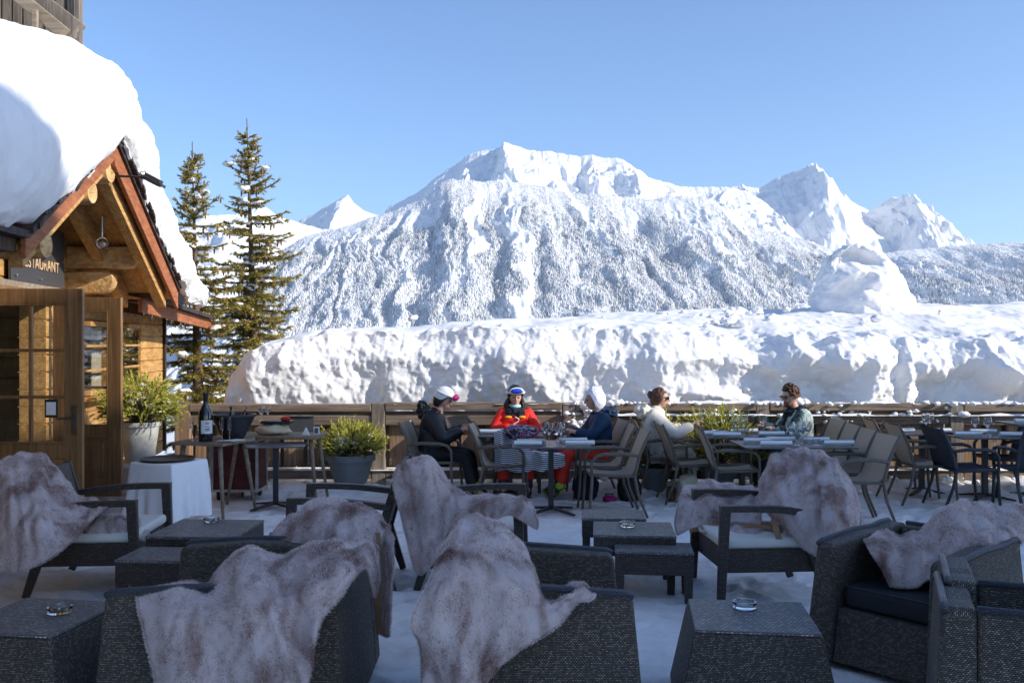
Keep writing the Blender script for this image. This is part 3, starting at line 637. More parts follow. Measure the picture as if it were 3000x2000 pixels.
    for i in range(26):
        x = xr-.06-i*.115; mb.box((x-.055, D, zb+2.2-.1*0), (.095 if i else .06, .05, 4.6))
    mb.box((xr-.03, D-.02, zb+2.2), (.06, .09, 4.6)); mb.box((xr-1.6, D+.06, zb+2.2), (3.1, .05, 4.5)); mb.build('plank_wall', M['grey_wood'], ch)
    mb = MB(); p0, p1 = P(70, -30, 9.9), P(230, 95, 9.9); mb.bar(p0+(p0-p1)*1.5, p1-(p1-p0)*.0, .12, .20); mb.build('brace', M['grey_wood'], ch, bevel=.01)
    mb = MB(); p0, p1 = P(30, -30, 9.7), P(190, 100, 9.7); mb.bar(p0+(p0-p1)*1.5, p1, .10, .13); p0 = P(103, 30, 9.6); p1 = P(103, 110, 9.6); mb.bar(p0, p1, .06, .05, up=(0, 1, 0)); mb.build('brace', M['pale_wood'], ch, bevel=.01)
    mb = MB(); 
    for i in range(14): mb.box((-5.6-i*.16, 8.6, 5.42+i*0.0), (.15, 2.6, .04))
    mb.build('balcony_floor', M['dark_wood'], ch)
    mb = MB(); mb.box((-6.9, 9.75, 5.05), (2.9, .12, .55)); mb.build('balcony_beam', M['orange_wood'], ch)
    # ---- open door leaves
    def leaf(D, x_free, x_hinge, dD, cols, mat):
        L = MB(); z0, z1 = .17, 2.325; A = Vector((x_hinge, D+dD, 0)); B = Vector((x_free, D, 0)); wd = (B-A).length; u = (B-A).normalized()
        def p(s, z): return A+u*s+Vector((0, 0, z))
        st = .15; zg = .93
        L.bar(p(st/2, z0), p(st/2, z1), .045, st, up=u); L.bar(p(wd-st/2, z0), p(wd-st/2, z1), .045, st, up=u)
        for (za, zb_) in ((z0, z0+.2), (zg-.13, zg), (z1-.135, z1)): L.bar(p(st, (za+zb_)/2), p(wd-st, (za+zb_)/2), .043, zb_-za)
        n = cols
        iw = wd-2*st
        d = L.build('door', mat, ch, bevel=.006)
        mt = MB()
        for k in range(1, n): mt.bar(p(st+iw*k/n, zg), p(st+iw*k/n, z1-.135), .034, .03, up=u)
        for k in (1, 2): zz = lerp(zg, z1-.135, k/3); mt.bar(p(st, zz), p(wd-st, zz), .036, .03)
        for (sa, sb) in ((st, st+.018), (wd-st-.018, wd-st)): mt.bar(p((sa+sb)/2, zg+.018), p((sa+sb)/2, z1-.153), .05, .018, up=u)
        for zz in (zg+.009, z1-.144): mt.bar(p(st, zz), p(wd-st, zz), .05, .018)
        mt.build('glazing_bar', mat, d, bevel=.004)
        pn = MB(); pn.add([p(st, zg), p(wd-st, zg), p(wd-st, z1-.135), p(st, z1-.135)], [(0, 1, 2, 3)]); pn.build('pane', M['pane'], d)
        pp = MB(); pp.bar(p(st, (z0+.2+zg-.13)/2), p(wd-st, (z0+.2+zg-.13)/2), .02, zg-.13-z0-.2)
        pp.bar(p(st+.06, (z0+.2+zg-.13)/2), p(wd-st-.06, (z0+.2+zg-.13)/2), .034, zg-.33-z0-.12); pp.build('door_panel', mat, d, bevel=.008)
        return d, p, wd
    d1, p, wd = leaf(8.6, -3.855, -4.80, 0.0, 2, M['door_wood'])
    mb = MB(); s = wd-.075; mb.box(p(s, 1.15)+Vector((0, -.027, 0)), (.045, .012, .26)); mb.tube([p(s, 1.17)+Vector((0, -.03, 0)), p(s, 1.17)+Vector((0, -.075, 0)), p(s-.13, 1.16)+Vector((0, -.08, 0))], .010, n=8); mb.build('handle', M['iron'], d1, bevel=.002)
    mb = MB(); c = p(wd-.275, 1.25)+Vector((0, -.03, 0)); mb.box(c, (.115, .012, .165)); cd = mb.build('notice_frame', M['black_metal'], d1); mb = MB(); mb.box(c+Vector((0, -.008, 0)), (.085, .004, .115)); mb.build('notice_sheet', M['paper'], cd)
    d2, p, wd = leaf(10.38, -4.235, -5.02, .10, 1, M['door_wood'])
    return ch
m = NT('slate_shingle'); m.set(.7, .3); co = m.coord(); f = m.noise(co, 9, 4); m.col(m.ramp(f, [(.35, (.025, .02, .02)), (.7, (.09, .06, .05))])); m.bump(f, .5, .01); M['shingle'] = m.mat
M['stone'] = plain('stone', (.33, .30, .27), .8, .2, var=.35, sc=5, bump=.6, bsc=14, bd=.01)
m = NT('carved_wood'); m.set(.6, .3); co = m.coord(); f = m.noise(m.coord('Object', (6, 6, 14)), 1.0, 4, .6, .8); g = m.noise(co, 16, 2); m.col(m.ramp(f, [(.35, (.42, .23, .08)), (.68, (.80, .53, .24))])); m.bump(g, .8, .02); M['carved_wood'] = m.mat
M['cloth_cream'] = plain('cream_curtain', (.62, .52, .36), .9, .1, var=.05)
M['sign_grey'] = plain('sign_grey', (.055, .055, .058), .45, .4, var=.1, sc=3)
M['letter'] = plain('cut_letter', (.62, .42, .24), .6, .3)
M['orange_wood'] = m_wood('orange_wood', (.38, .15, .03), (.60, .28, .07), 0)
M['iron'] = plain('iron', (.12, .115, .11), .35, .5, .8)
M['paper'] = plain('paper', (.8, .8, .8), .6, .3, var=.02)
chalet = build_chalet()
def chalet_snow():
    # profile along the gable: (distance D, top height, edge height)
    pr = [(14.35, 2.40, 2.36), (14.25, 2.62, 2.38), (13.8, 2.88, 2.42), (13.0, 3.24, 2.50), (12.2, 3.58, 2.66), (11.1, 4.16, 3.12), (10.3, 4.50, 3.50), (9.5, 4.70, 3.86), (8.7, 4.70, 3.46), (8.0, 4.60, 3.14), (7.5, 4.47, 2.92), (7.0, 4.30, 2.74), (6.5, 4.08, 2.68), (5.5, 3.9, 2.66), (4.5, 3.7, 2.66), (3.4, 3.5, 2.66), (2.9, 2.7, 2.66)]
    A = np.array(pr)[::-1]; nd = 420; D = np.linspace(A[0, 0], A[-1, 0], nd); zt = np.interp(D, A[:, 0], A[:, 1]); ze = np.interp(D, A[:, 0], A[:, 2])
    k = np.ones(9)/9; zt[8:-8] = np.convolve(np.pad(zt, 4, 'edge'), k, 'valid')[8:-8]
    # cross curve: o = offset out from the wall, f = fraction of thickness
    cc = np.array([(.94, .0), (1.05, -.01), (1.12, .03), (1.19, .16), (1.22, .40), (1.20, .60), (1.10, .78), (.92, .91), (.65, .985), (.3, 1.02), (-.3, 1.06), (-1.2, 1.10), (-2.4, 1.16), (-3.6, 1.2)])
    t = np.linspace(0, 1, 130); tt = np.linspace(0, 1, len(cc)); oo = np.interp(t, tt, cc[:, 0]); ff = np.interp(t, tt, cc[:, 1])
    kk = np.ones(11)/11; oo = np.convolve(np.pad(oo, 5, 'edge'), kk, 'valid'); ff = np.convolve(np.pad(ff, 5, 'edge'), kk, 'valid')
    Dg, O = np.meshgrid(D, oo, indexing='ij'); ZT, Fg = np.meshgrid(zt, ff, indexing='ij'); ZE, _ = np.meshgrid(ze, ff, indexing='ij'); T = np.broadcast_to(t, Dg.shape)
    endk = np.clip(np.minimum((14.35-Dg)/.35, (Dg-2.9)/.5), 0, 1)**.5
    left = smooth(9.0, 7.6, Dg); rgt = smooth(8.5, 10.6, Dg)
    O2 = np.where(O > .6, .6+(O-.6)*(.75+.25*endk), O)
    O2 = np.where(O > .6, .6+(O2-.6)*(1-.15*rgt), O2)+rgt*.04*(T < .1)
    O2 = O2-left*0.15*smooth(.25, .8, Fg)
    n1 = fbm(Dg*1.0, O2*1.0, ZE+Fg, o=3); n2 = fbm(Dg*3.2, Fg*3.5, O2*3, o=5, g=.58)
    fm = smooth(.02, .12, T)*smooth(.75, .5, T)
    O2 = O2+fm*(.07*n1+.030*n2)+.05*smooth(.12, .04, T)*fbm(Dg*5, Dg*0, 3, o=4)
    Z = ZE+(ZT-ZE)*Fg+.05*n1+.015*n2+.012*fm*fbm(Dg*9, O2*9, Fg*9, o=3)
    # ragged lower lip hanging over the barge boards
    lip = smooth(.14, .02, T)*smooth(.0, .02, T)
    rag = np.clip(fbm(Dg*2.2, Dg*0+4, 1, o=5, g=.6), -.5, 1)
    Z = Z-lip*.22*np.clip(rag+.18, 0, 1)*(1-rgt)*(1.0-0.65*left)
    X = -3.61+KW*Dg+O2
    o = npmesh('roof_snow', np.stack([X, Dg, Z], -1).reshape(-1, 3), gridfaces(nd, len(t)), M['snow_bank'], chalet, sm=True)
chalet_snow()
# ================================================================ FENCE
def fence():
    f = thing('terrace_fence', (1.5, 12.2, 0), 0, 'weathered timber terrace fence of upright boards between horizontal rails', 'fence')
    px = [540, 1110, 1665, 2230, 2795, 3360]; xs = [(p-1500)*12.2/F for p in px]
    for i, x in enumerate(xs):
        mb = MB(); r = .085 if i else .10; mb.box((x, 12.2+.0, .5), (2*r, .17, 1.14 if i else 1.10)); mb.build('post', M['grey_wood'] if i else M['fence_wood'], f, bevel=.012)
    for i in range(5):
        a, b = xs[i]+.09, xs[i+1]-.09; L = b-a; c = (a+b)/2; dz = random.uniform(-.008, .008); st = 0.02 if i == 1 else 0
        mb = MB(); mb.box((c, 12.19, 1.012+dz+st), (L+.0, .16, .095)); mb.build('cap_rail', M['rail_wood'], f, bevel=.01)
        mb = MB(); mb.box((c, 12.235, .94+dz), (L, .05, .05)); mb.box((c, 12.16, .855+dz), (L, .06, .125)); mb.build('upper_rail', M['rail_wood'], f, bevel=.008)
        mb = MB(); x = a+.04
        while x < b-.1:
            wd = min(random.uniform(.20, .25), b-x); t = random.uniform(-.01, .012)
            mb.box((x+wd/2, 12.235+random.uniform(-.008, .008), .56), (wd, .03, .60+t), (0, random.uniform(-.008, .008), 0)); x += wd+random.uniform(.05, .085)
        mb.build('board_panel', M['fence_wood'], f, bevel=.004, seg=1)
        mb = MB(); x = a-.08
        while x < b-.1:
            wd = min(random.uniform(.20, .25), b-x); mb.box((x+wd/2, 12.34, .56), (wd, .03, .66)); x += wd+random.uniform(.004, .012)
        mb.build('gap_backing', M['grey_wood'], f)  # backing boards added behind the fence so its gaps read as dark shade
        mb = MB(); mb.box((c, 12.16, .165), (L, .08, .12)); mb.build('lower_rail', M['rail_wood'], f, bevel=.008)
M['rail_wood'] = m_wood('rail_wood', (0.13, 0.095, 0.07), (0.38, 0.28, 0.20), 0)
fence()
# clods of snow that spilled over and through the fence, and lie on its rails
def clods():
    mb = MB(); r = random.Random(5)
    def ridge(x0, x1, y, z, h, w_, n=None, sd=0):
        xs = np.linspace(x0, x1, max(8, int((x1-x0)/.03))); K = 9; V = []
        hh = np.clip(h*(.45+.9*fbm(xs*.9, xs*0+sd, 2, o=6, g=.62)), 0.001, None); ww = w_*(.8+.5*fbm(xs*4, xs*0+sd, 5, o=3))
        for i, x in enumerate(xs):
            for k in range(K):
                a = math.pi*k/(K-1); V.append((x, y-math.cos(a)*ww[i], z+math.sin(a)*hh[i]-.006))
        mb.add(V, gridfaces(len(xs), K).tolist())
    ridge(-3.9, 6.5, 12.13, .225, .045, .05, sd=3); ridge(-1.5, 1.0, 12.15, 1.06, .012, .05, sd=8); ridge(.9, 7.9, 12.19, 1.058, .055, .075, sd=11); ridge(1.2, 7.5, 12.10, .918, .035, .05, sd=17)
    ridge(.7, 8.0, 12.40, 1.0, .06, .14, sd=25)
    for k in range(560):
        if k < 430: x = r.gauss(1.02, .16) if k < 260 else r.uniform(.8, 7.5); y = r.uniform(12.07, 12.2); z = r.uniform(.45, 1.08)
        else: x = r.uniform(.6, 7.5); y = r.uniform(11.9, 12.2); z = r.choice([.1, .13, 1.07, .93])
        if 260 <= k < 430: z = r.uniform(.8, 1.08) if noise3(x*1.3, 3.3) > 0 else 1.07
        s = r.uniform(.008, .032)*(1.0+(r.random() < .08)); mb.blob((x, y, z), (s*1.4, s, s*.8), k, 4, .7)
    for k in range(60):
        x = r.uniform(-3.8, 7); y = r.uniform(11.4, 12.0); s = r.uniform(.01, .03); mb.blob((x, y, .05), (s*1.3, s, s*.8), k+200, 6, .6)
    o = mb.build('snow_clods', M['snow_bank'], sm=True, fixn=False); tag(o, 'broken clods of snow lying on and in front of the fence', 'snow clods', kind='stuff')
clods()
# ================================================================ SPRUCES behind the bank
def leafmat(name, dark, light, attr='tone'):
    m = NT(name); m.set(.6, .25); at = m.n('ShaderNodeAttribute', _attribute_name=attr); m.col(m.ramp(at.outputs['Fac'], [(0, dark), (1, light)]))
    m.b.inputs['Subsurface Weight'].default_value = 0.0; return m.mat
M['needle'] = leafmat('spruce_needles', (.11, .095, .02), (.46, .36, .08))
M['pine_needle'] = leafmat('pine_needles', (.11, .13, .02), (.60, .56, .11))
M['bark'] = plain('bark', (.13, .09, .06), .85, .1, var=.4, sc=20)
M['cone'] = plain('spruce_cone', (.26, .15, .07), .7, .2, var=.35, sc=30)
def needles(name, base, dirs, length, width, tone, mat, parent, k=10, spread=1.1, seed=0):
    """tufts: base (n,3), dirs (n,3) unit; k needles each fanned round the twig"""
    r = np.random.default_rng(seed); n = len(base)
    B = np.repeat(base, k, 0); Dv = np.repeat(dirs, k, 0); Lt = np.repeat(length, k)
    along = r.random(n*k); rnd = r.normal(size=(n*k, 3)); rnd -= (rnd*Dv).sum(1)[:, None]*Dv; rnd /= np.linalg.norm(rnd, axis=1)[:, None]+1e-9
    nd = Dv*(1.0)+rnd*spread; nd /= np.linalg.norm(nd, axis=1)[:, None]
    p = B+Dv*(along*Lt)[:, None]; nl = (r.uniform(.6, 1.1, n*k)*Lt*.45)
    sd = np.cross(nd, rnd+r.normal(size=(n*k, 3))*.3); sd /= np.linalg.norm(sd, axis=1)[:, None]+1e-9
    a = p-sd*width/2; b = p+sd*width/2; c = p+nd*nl[:, None]
    V = np.stack([a, b, c], 1).reshape(-1, 3); Fc = np.arange(len(V)).reshape(-1, 3)
    tn = np.repeat(np.clip(np.repeat(tone, k)+r.normal(0, .15, n*k), 0, 1), 3)
    return npmesh(name, V, Fc, mat, parent, sm=False, attrs={'tone': tn})
def spruce(base, top, Rfun, whorls, label, seed, lean=0.0, sparse_top=.12):
    r = np.random.default_rng(seed); base, top = np.array(base), np.array(top); H = np.linalg.norm(top-base)
    t = thing('spruce_tree', tuple(base), 0, label, 'tree', 'spruces behind the snow bank')
    mb = MB(); mb.tube([Vector(base+(top-base)*k/12) for k in range(13)], [max(.008, .13*(1-k/12)**1.1) for k in range(13)], 8); mb.build('trunk', M['bark'], t, sm=True)
    tb, td, tl, tt = [], [], [], []; bm_ = MB(); cones = MB(); sn = MB(); nc = [0]
    for w in range(whorls):
        f = (w+.3)/whorls; f = f**1.12*.95; zc = base+(top-base)*f
        for b in range(r.integers(3, 6)):
            az = r.uniform(0, 2*np.pi); L = Rfun(1-f)*r.uniform(.40, 1.22)*H
            if L < .06: L = .06
            out_ = np.array([np.cos(az), np.sin(az), 0]); n = max(3, int(L/.14)); pts = []
            up0 = .5 if f > .75 else .12
            for i in range(n+1):
                s = i/n; z = L*(up0*s-.62*s*s*(1-f*.5)+.42*s**3); pts.append(zc+out_*L*s+np.array([0, 0, z]))
            pts = np.array(pts); bm_.tube([Vector(p) for p in pts], [max(.004, .022*(1-i/n)*(.4+L)) for i in range(n+1)], 4, cap=False)
            for i in range(n):
                seg = pts[i+1]-pts[i]; sl = np.linalg.norm(seg); d = seg/sl; side = np.cross(d, [0, 0, 1]); side /= np.linalg.norm(side)+1e-9
                s = (i+.5)/n; m_ = 5 if L > .3 else 3
                for q in range(m_):
                    p = pts[i]+seg*r.random(); sg = r.choice([-1, 1]); ll = (.10+.42*L*.30*(1-s))*r.uniform(.6, 1.2); ll = min(ll, .42)
                    dd = d*.75+side*sg*r.uniform(.4, 1.0)+np.array([0, 0, r.uniform(-.55, .15)]); dd /= np.linalg.norm(dd)
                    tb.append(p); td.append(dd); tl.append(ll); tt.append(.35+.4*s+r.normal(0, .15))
                tb.append(pts[i]); td.append(d); tl.append(sl*1.1); tt.append(.5)
                if s > .25 and r.random() < (.42 if f > .5 else .20) and L > .15:
                    p = Vector(pts[i]+seg*r.random()+side*r.uniform(-.1, .1)); h = r.uniform(.09, .13)
                    nc[0] += 1; cm = MB() if nc[0] % 2 and nc[0] < 200 else cones; cm.lathe([(0, 0), (.014, -.01), (.019, -h*.4), (.015, -h*.8), (0, -h)], p-Vector((0, 0, .02)), 6)
                    if cm is not cones: cm.build('cone', M['cone'], t, sm=True, fixn=False)
                if r.random() < .11 and L > .2 and f < .93:
                    s_ = r.uniform(.025, .08); p = pts[i]+seg*r.random(); sn.blob(Vector(p)+Vector((0, 0, s_*.3)), (s_*(1+.9*abs(out_[0])), s_*(1+.9*abs(out_[1])), s_*.72), w*17+b, 5, .7)
    # leader shoot
    tb.append(top-np.array([0, 0, .35])); td.append(np.array([0, 0, 1.])); tl.append(.16); tt.append(.4)
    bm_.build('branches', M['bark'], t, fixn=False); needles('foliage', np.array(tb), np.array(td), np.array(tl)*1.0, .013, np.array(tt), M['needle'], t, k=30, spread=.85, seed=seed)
    tag(cones.build('small_cones', M['cone'], t, sm=True, fixn=False), kind='stuff'); tag(sn.build('snow_load', M['snow_bank'], t, sm=True, fixn=False), kind='stuff'); return t
D1, D2 = 19.0, 17.5
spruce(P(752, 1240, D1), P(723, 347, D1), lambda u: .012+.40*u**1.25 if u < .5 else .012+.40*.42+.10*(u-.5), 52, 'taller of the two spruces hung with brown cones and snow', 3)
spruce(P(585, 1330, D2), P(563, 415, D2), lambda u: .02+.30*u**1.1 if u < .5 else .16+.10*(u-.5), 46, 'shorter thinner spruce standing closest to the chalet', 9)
# ================================================================ potted mountain pines
def shrub(parent, c, rx, rz, n, seed, name='foliage', mat='pine_needle', droop=0.15, snow=10, ln=.15, k=26, nw=.0085):
    r = np.random.default_rng(seed); c = np.array(c); dirs = r.normal(size=(n, 3)); dirs[:, 2] = np.abs(dirs[:, 2])*.9-.25; dirs /= np.linalg.norm(dirs, axis=1)[:, None]
    lump = 1+.30*fbm(dirs[:, 0]*2.3+seed, dirs[:, 1]*2.3, dirs[:, 2]*2.3, o=3); rad = r.uniform(.35, 1, n)**.6*lump
    p = c+dirs*rad[:, None]*np.array([rx, rx*.85, rz]); d = dirs+np.array([0, 0, .45]); d += r.normal(0, .3, (n, 3)); d[:, 2] -= droop*(rad > .9); d /= np.linalg.norm(d, axis=1)[:, None]
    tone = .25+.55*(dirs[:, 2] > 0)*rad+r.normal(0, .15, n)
    needles(name, p, d, r.uniform(.7, 1.2, n)*ln, nw, tone, M[mat], parent, k=k, spread=.6, seed=seed)
    mb = MB()
    for i in range(0, n, 4):
        q = Vector(p[i]); mb.tube([Vector(c)+(q-Vector(c))*.1-Vector((0, 0, rz*.3)), Vector(c)+(q-Vector(c))*.6, q], [.009, .006, .003], 4, cap=False)
    mb.build('branches', M['bark'], parent, fixn=False)
    if snow:
        mb = MB()
        for i in range(snow):
            j = r.integers(0, n); s = r.uniform(.012, .04); q = p[j]; q = c+(q-c)*np.array([.8, .8, .8]); 
            mb.blob(Vector(q)+Vector((0, 0, .02)), (s*1.3, s, s*.7), i+seed, 5, .5)
        tag(mb.build('snow_load', M['snow_bank'], parent, sm=True, fixn=False), kind='stuff')
M['pot_grey'] = plain('grey_planter', (.17, .18, .18), .55, .35, var=.08, sc=4)
M['pot_pale'] = plain('pale_planter', (.42, .42, .39), .7, .3, var=.25, sc=6, bump=.5, bsc=18, bd=.01)
M['soil'] = plain('soil', (.05, .035, .025), .9, .1)
def planter(loc, label, r0, r1, h, lip, mat, rx, rz, n, seed, **k):
    t = thing('potted_pine', loc, 0, label, 'potted plant', 'potted pines on the terrace'); mb = MB()
    mb.lathe([(r0*.96, 0), (r0, .01), (lerp(r0, r1, .86), h-lip), (r1*1.03, h-lip), (r1*1.05, h), (r1*.97, h), (r1*.93, h-.05)], (loc[0], loc[1], loc[2]), 36); mb.build('pot', mat, t, sm=True, autosm=35)
    mb = MB(); mb.lathe([(0, h-.04), (r1*.95, h-.045)], loc, 24); mb.build('soil', M['soil'], t)
    shrub(t, (loc[0], loc[1], loc[2]+h+rz*.32), rx, rz, n, seed, **k); return t
q = G(1035, 1430); planter((q.x, 11.85, 0.02), 'conical grey planter with a low pine in front of the fence', .175, .30, .44, .08, M['pot_grey'], .37, .26, 620, 4, snow=30, ln=.10)
planter((-4.42, 11.35, .42), 'tall pale planter with a drooping pine beside the chalet window', .16, .23, .48, .05, M['pot_pale'], .42, .38, 760, 5, snow=60, droop=.9, ln=.12)
t = planter((1.94+.6, 11.75, 0.02), 'bushy pine planter glimpsed behind the dining tables by the fence', .14, .24, .30, .05, M['pot_grey'], .50, .50, 420, 6, snow=8)
planter((1.75, 11.7, 0.02), 'low pine planter half hidden behind the beige coated diner', .12, .2, .30, .05, M['pot_grey'], .30, .46, 200, 16, snow=4)
mb = MB(); mb.box((-4.6, 11.4, .21), (.9, .9, .42)); mb.box((-4.35, 10.9, .1), (1.3, .5, .2)); o = mb.build('stone_step', M['stone'], bevel=.03); tag(o, 'low rough stone ledge under the pale planter', 'stone ledge')
# ================================================================ LOUNGE FURNITURE
M['wicker'] = m_wicker('black_wicker', (.022, .017, .013), (.40, .32, .24), .0125, .0075, hi=.5, rough=.6)
M['wicker_brown'] = m_wicker('brown_wicker', (.028, .019, .014), (.17, .125, .09), .02, .012, hi=.35)
M['wicker_top'] = m_wicker('wicker_table_top', (.07, .066, .062), (.66, .61, .56), .022, .010, diag=True, rough=.36, hi=.5)
M['rim'] = m_wicker('wicker_rim', (.03, .034, .045), (.12, .13, .16), .012, .006, rough=.33)
M['cush_cream'] = plain('cream_cushion', (.72, .70, .62), .8, .2, var=.04, sc=3)
M['cush_dark'] = plain('dark_cushion', (.028, .028, .033), .75, .25, var=.15, sc=4)
def arm_chair(loc, rz, label, W_=.85, bh=.93, group='framed lounge armchairs on the terrace', first=None):
    t = thing('lounge_armchair', loc, rz, label, 'armchair', group); h = W_/2
    def add(name, mb, mat, **k): return mb.build(name, mat, t, local=True, **k)
    for s in (-1, 1):
        y = s*(h-.03)
        mb = MB(); mb.bar((.36, y, 0), (.33, y, .66), .045, .055, up=(1, 0, 0), wd2=.055, th2=.075); add('leg', mb, M['wicker_brown'], bevel=.008)
        mb = MB(); mb.bar((-.42, y, 0), (-.30, y, .36), .042, .05, up=(1, 0, 0), wd2=.05, th2=.075); add('leg', mb, M['wicker_brown'], bevel=.008)
        mb = MB(); mb.bar((-.30, y, .34), (-.30-.17*(bh-.34)/.59, y, bh), .045, .07, up=(1, 0, 0), th2=.05); add('back_post', mb, M['wicker_brown'], bevel=.008)
        mb = MB(); n = 10; pts = [(lerp(.365, -.39, i/n), y, .675+.018*math.sin(math.pi*i/n)-.05*(i/n)) for i in range(n+1)]
        for a, b in zip(pts[:-1], pts[1:]): mb.bar(a, b, .062, .045)
        add('armrest', mb, M['wicker_brown'])
    mb = MB(); mb.box((.0, 0, .30), (.66, W_-.07, .16)); add('seat_base', mb, M['wicker_brown'], bevel=.01)
    mb = MB(); mb.box((.015, 0, .415), (.66, W_-.12, .075)); add('seat_cushion', mb, M['cush_cream'], bevel=.03, seg=4)
    mb = MB(); mb.bar((-.315, 0, .40), (-.315-.145*(bh-.4)/.53, 0, bh-.005), W_-.11, .03, up=(1, 0, 0)); add('backrest', mb, M['wicker'], bevel=.008)
    return t
def tub_chair(loc, rz, label, Dp=.95, W_=.92, ha=.68, hb=.84, cushion=True, flare=.05):
    t = thing('tub_armchair', loc, rz, label, 'armchair', 'woven tub armchairs on the terrace'); x1, x0 = Dp/2, -Dp/2; h = W_/2; th = .13
    prof = [(x1+flare, .03), (x1-.01, ha-.015), (x1-.04, ha), (x1-.4, ha+.025), (x0+.22, lerp(ha, hb, .55)), (x0+.10, hb), (x0+.02, hb), (x0-.01, hb-.02), (x0-flare, .03)]
    for s in (-1, 1):
        mb = MB(); o1 = s*h; i1 = s*(h-th); n = len(prof)
        outer = [(x, o1+s*flare*(1-z/ha if z < ha else 0), z) for x, z in prof]; inner = [(x, i1, z) for x, z in prof]
        mb.add(outer+inner, [tuple(range(n)), tuple(range(2*n-1, n-1, -1))]+[(i, (i+1) % n, (i+1) % n+n, i+n) for i in range(n)])
        mb.build('armrest', M['wicker'], t, local=True, bevel=.022, seg=3)
        mb = MB(); pts = [(x, s*(h-.012), z+.004) for x, z in prof[1:-1]]; mb.tube(pts, .016, 8); mb.build('rim', M['rim'], t, local=True, sm=True)
    mb = MB(); mb.hexa([(x0-flare, -h+th, .03), (x0+.12, -h+th, .03), (x0+.12, h-th, .03), (x0-flare, h-th, .03), (x0, -h+th, hb-.005), (x0+.10, -h+th, hb-.005), (x0+.10, h-th, hb-.005), (x0, h-th, hb-.005)])
    mb.build('backrest', M['wicker'], t, local=True, bevel=.02, seg=3)
    mb = MB(); mb.tube([(x0+.01, -h+th, hb), (x0+.01, h-th, hb)], .016, 8); mb.build('rim', M['rim'], t, local=True, sm=True)
    mb = MB(); mb.hexa([(x0, -h+th+.002, .04), (x1+flare-.01, -h+th+.002, .04), (x1+flare-.01, h-th-.002, .04), (x0, h-th-.002, .04), (x0, -h+th+.002, .33), (x1-.02, -h+th+.002, .33), (x1-.02, h-th-.002, .33), (x0, h-th-.002, .33)])
    mb.build('front_panel', M['wicker'], t, local=True, bevel=.012)
    if cushion:
        mb = MB(); mb.box(((x0+x1)/2+.05, 0, .395), (Dp-.22, W_-2*th-.02, .13)); c = mb.build('seat_cushion', M['cush_dark'], t, local=True, bevel=.035, seg=4)
        mb = MB(); a, b = (Dp-.24)/2, (W_-2*th-.04)/2; cx = (x0+x1)/2+.05; mb.tube([(cx+a, -b, .452), (cx+a, b, .452)], .006, 6); mb.build('piping', M['black_metal'], c, local=True)
    return t
def cube_table(loc, rz, label, w_=.6, d_=.6, h=.45, flare=.09):
    t = thing('wicker_cube_table', loc, rz, label, 'low table', 'solid woven cube tables'); a, b = w_/2, d_/2
    mb = MB(); f = flare; mb.hexa([(-a-f, -b-f, .0), (a+f, -b-f, .0), (a+f, b+f, .0), (-a-f, b+f, .0), (-a, -b, h-.012), (a, -b, h-.012), (a, b, h-.012), (-a, b, h-.012)])
    mb.build('body', M['wicker'], t, local=True, bevel=.012, seg=2)
    mb = MB(); mb.box((0, 0, h-.004), (w_-.012, d_-.012, .016)); mb.build('table_top', M['wicker_top'], t, local=True, bevel=.005)
    return t
def leg_table(loc, rz, label, w_, d_, h, skirt=.14):
    t = thing('wicker_side_table', loc, rz, label, 'low table', 'woven side tables with legs'); a, b = w_/2, d_/2
    mb = MB(); mb.box((0, 0, h-skirt/2-.012), (w_, d_, skirt)); mb.build('skirt', M['wicker_brown'], t, local=True, bevel=.008)
    mb = MB(); mb.box((0, 0, h-.006), (w_+.006, d_+.006, .02)); mb.build('table_top', M['wicker_top'], t, local=True, bevel=.006)
    for sx in (-1, 1):
        for sy in (-1, 1): mb = MB(); mb.box((sx*(a-.035), sy*(b-.035), (h-skirt)/2), (.065, .065, h-skirt+.01), taper=.8); mb.build('leg', M['wicker_brown'], t, local=True, bevel=.006)
    return t
arm_chair((-3.12, 7.35, 0), R_(4), 'dark framed cream seated armchair facing right in front of the chalet doors', W_=.92, bh=.88)
arm_chair((-1.30, 7.42, 0), R_(181), 'dark framed armchair facing left behind the tan lined throw, its long bare armrest showing', W_=.80)
arm_chair((-.27, 7.42, 0), R_(-3), 'dark framed armchair facing right under the throw nearest the laid table', W_=.78, bh=.86)
arm_chair((1.80, 7.12, 0), R_(184), 'dark framed cream seated armchair facing left, right of the nested tables', W_=.82, bh=.84)
tub_chair((-1.34, 4.92, 0), R_(180), 'black woven tub armchair at lower left facing left under the largest throw', Dp=1.06, W_=1.12, ha=.70, hb=.715)
tub_chair((.11, 4.80, 0), R_(0), 'black woven tub armchair at bottom centre facing right with a throw over its back', Dp=.90, W_=.94, ha=.70, hb=.78)
tub_chair((2.33, 5.50, 0), R_(220), 'black woven tub armchair with an open front showing its dark seat cushion', Dp=.82, W_=.80, ha=.69, hb=.72)
tub_chair((2.245, 3.99, 0), R_(68), 'greyish woven tub armchair at the bottom right corner, nearest to the viewer', Dp=.78, W_=.86, ha=.76, hb=.80)
tub_chair((2.435, 4.37, 0), R_(68), 'woven tub armchair pushed in behind the one in the bottom right corner', Dp=.70, W_=.86, ha=.77, hb=.80, cushion=False)
cube_table((1.22, 4.88, 0), R_(-7), 'black woven cube table holding a glass ashtray between the bottom centre and right armchairs', w_=.61, d_=.58)
cube_table((-2.42, 4.88, 0), R_(-9), 'black woven cube table holding a glass ashtray at the bottom left corner', w_=.58, d_=.62)
leg_table((-2.32, 7.28, 0), R_(-3), 'woven low table with an ashtray in front of the white clothed table', .66, .68, .43)
leg_table((-2.43, 6.62, 0), R_(-3), 'small woven stool table between the cream seated left armchair and the ashtray table', .46, .42, .38, .16)
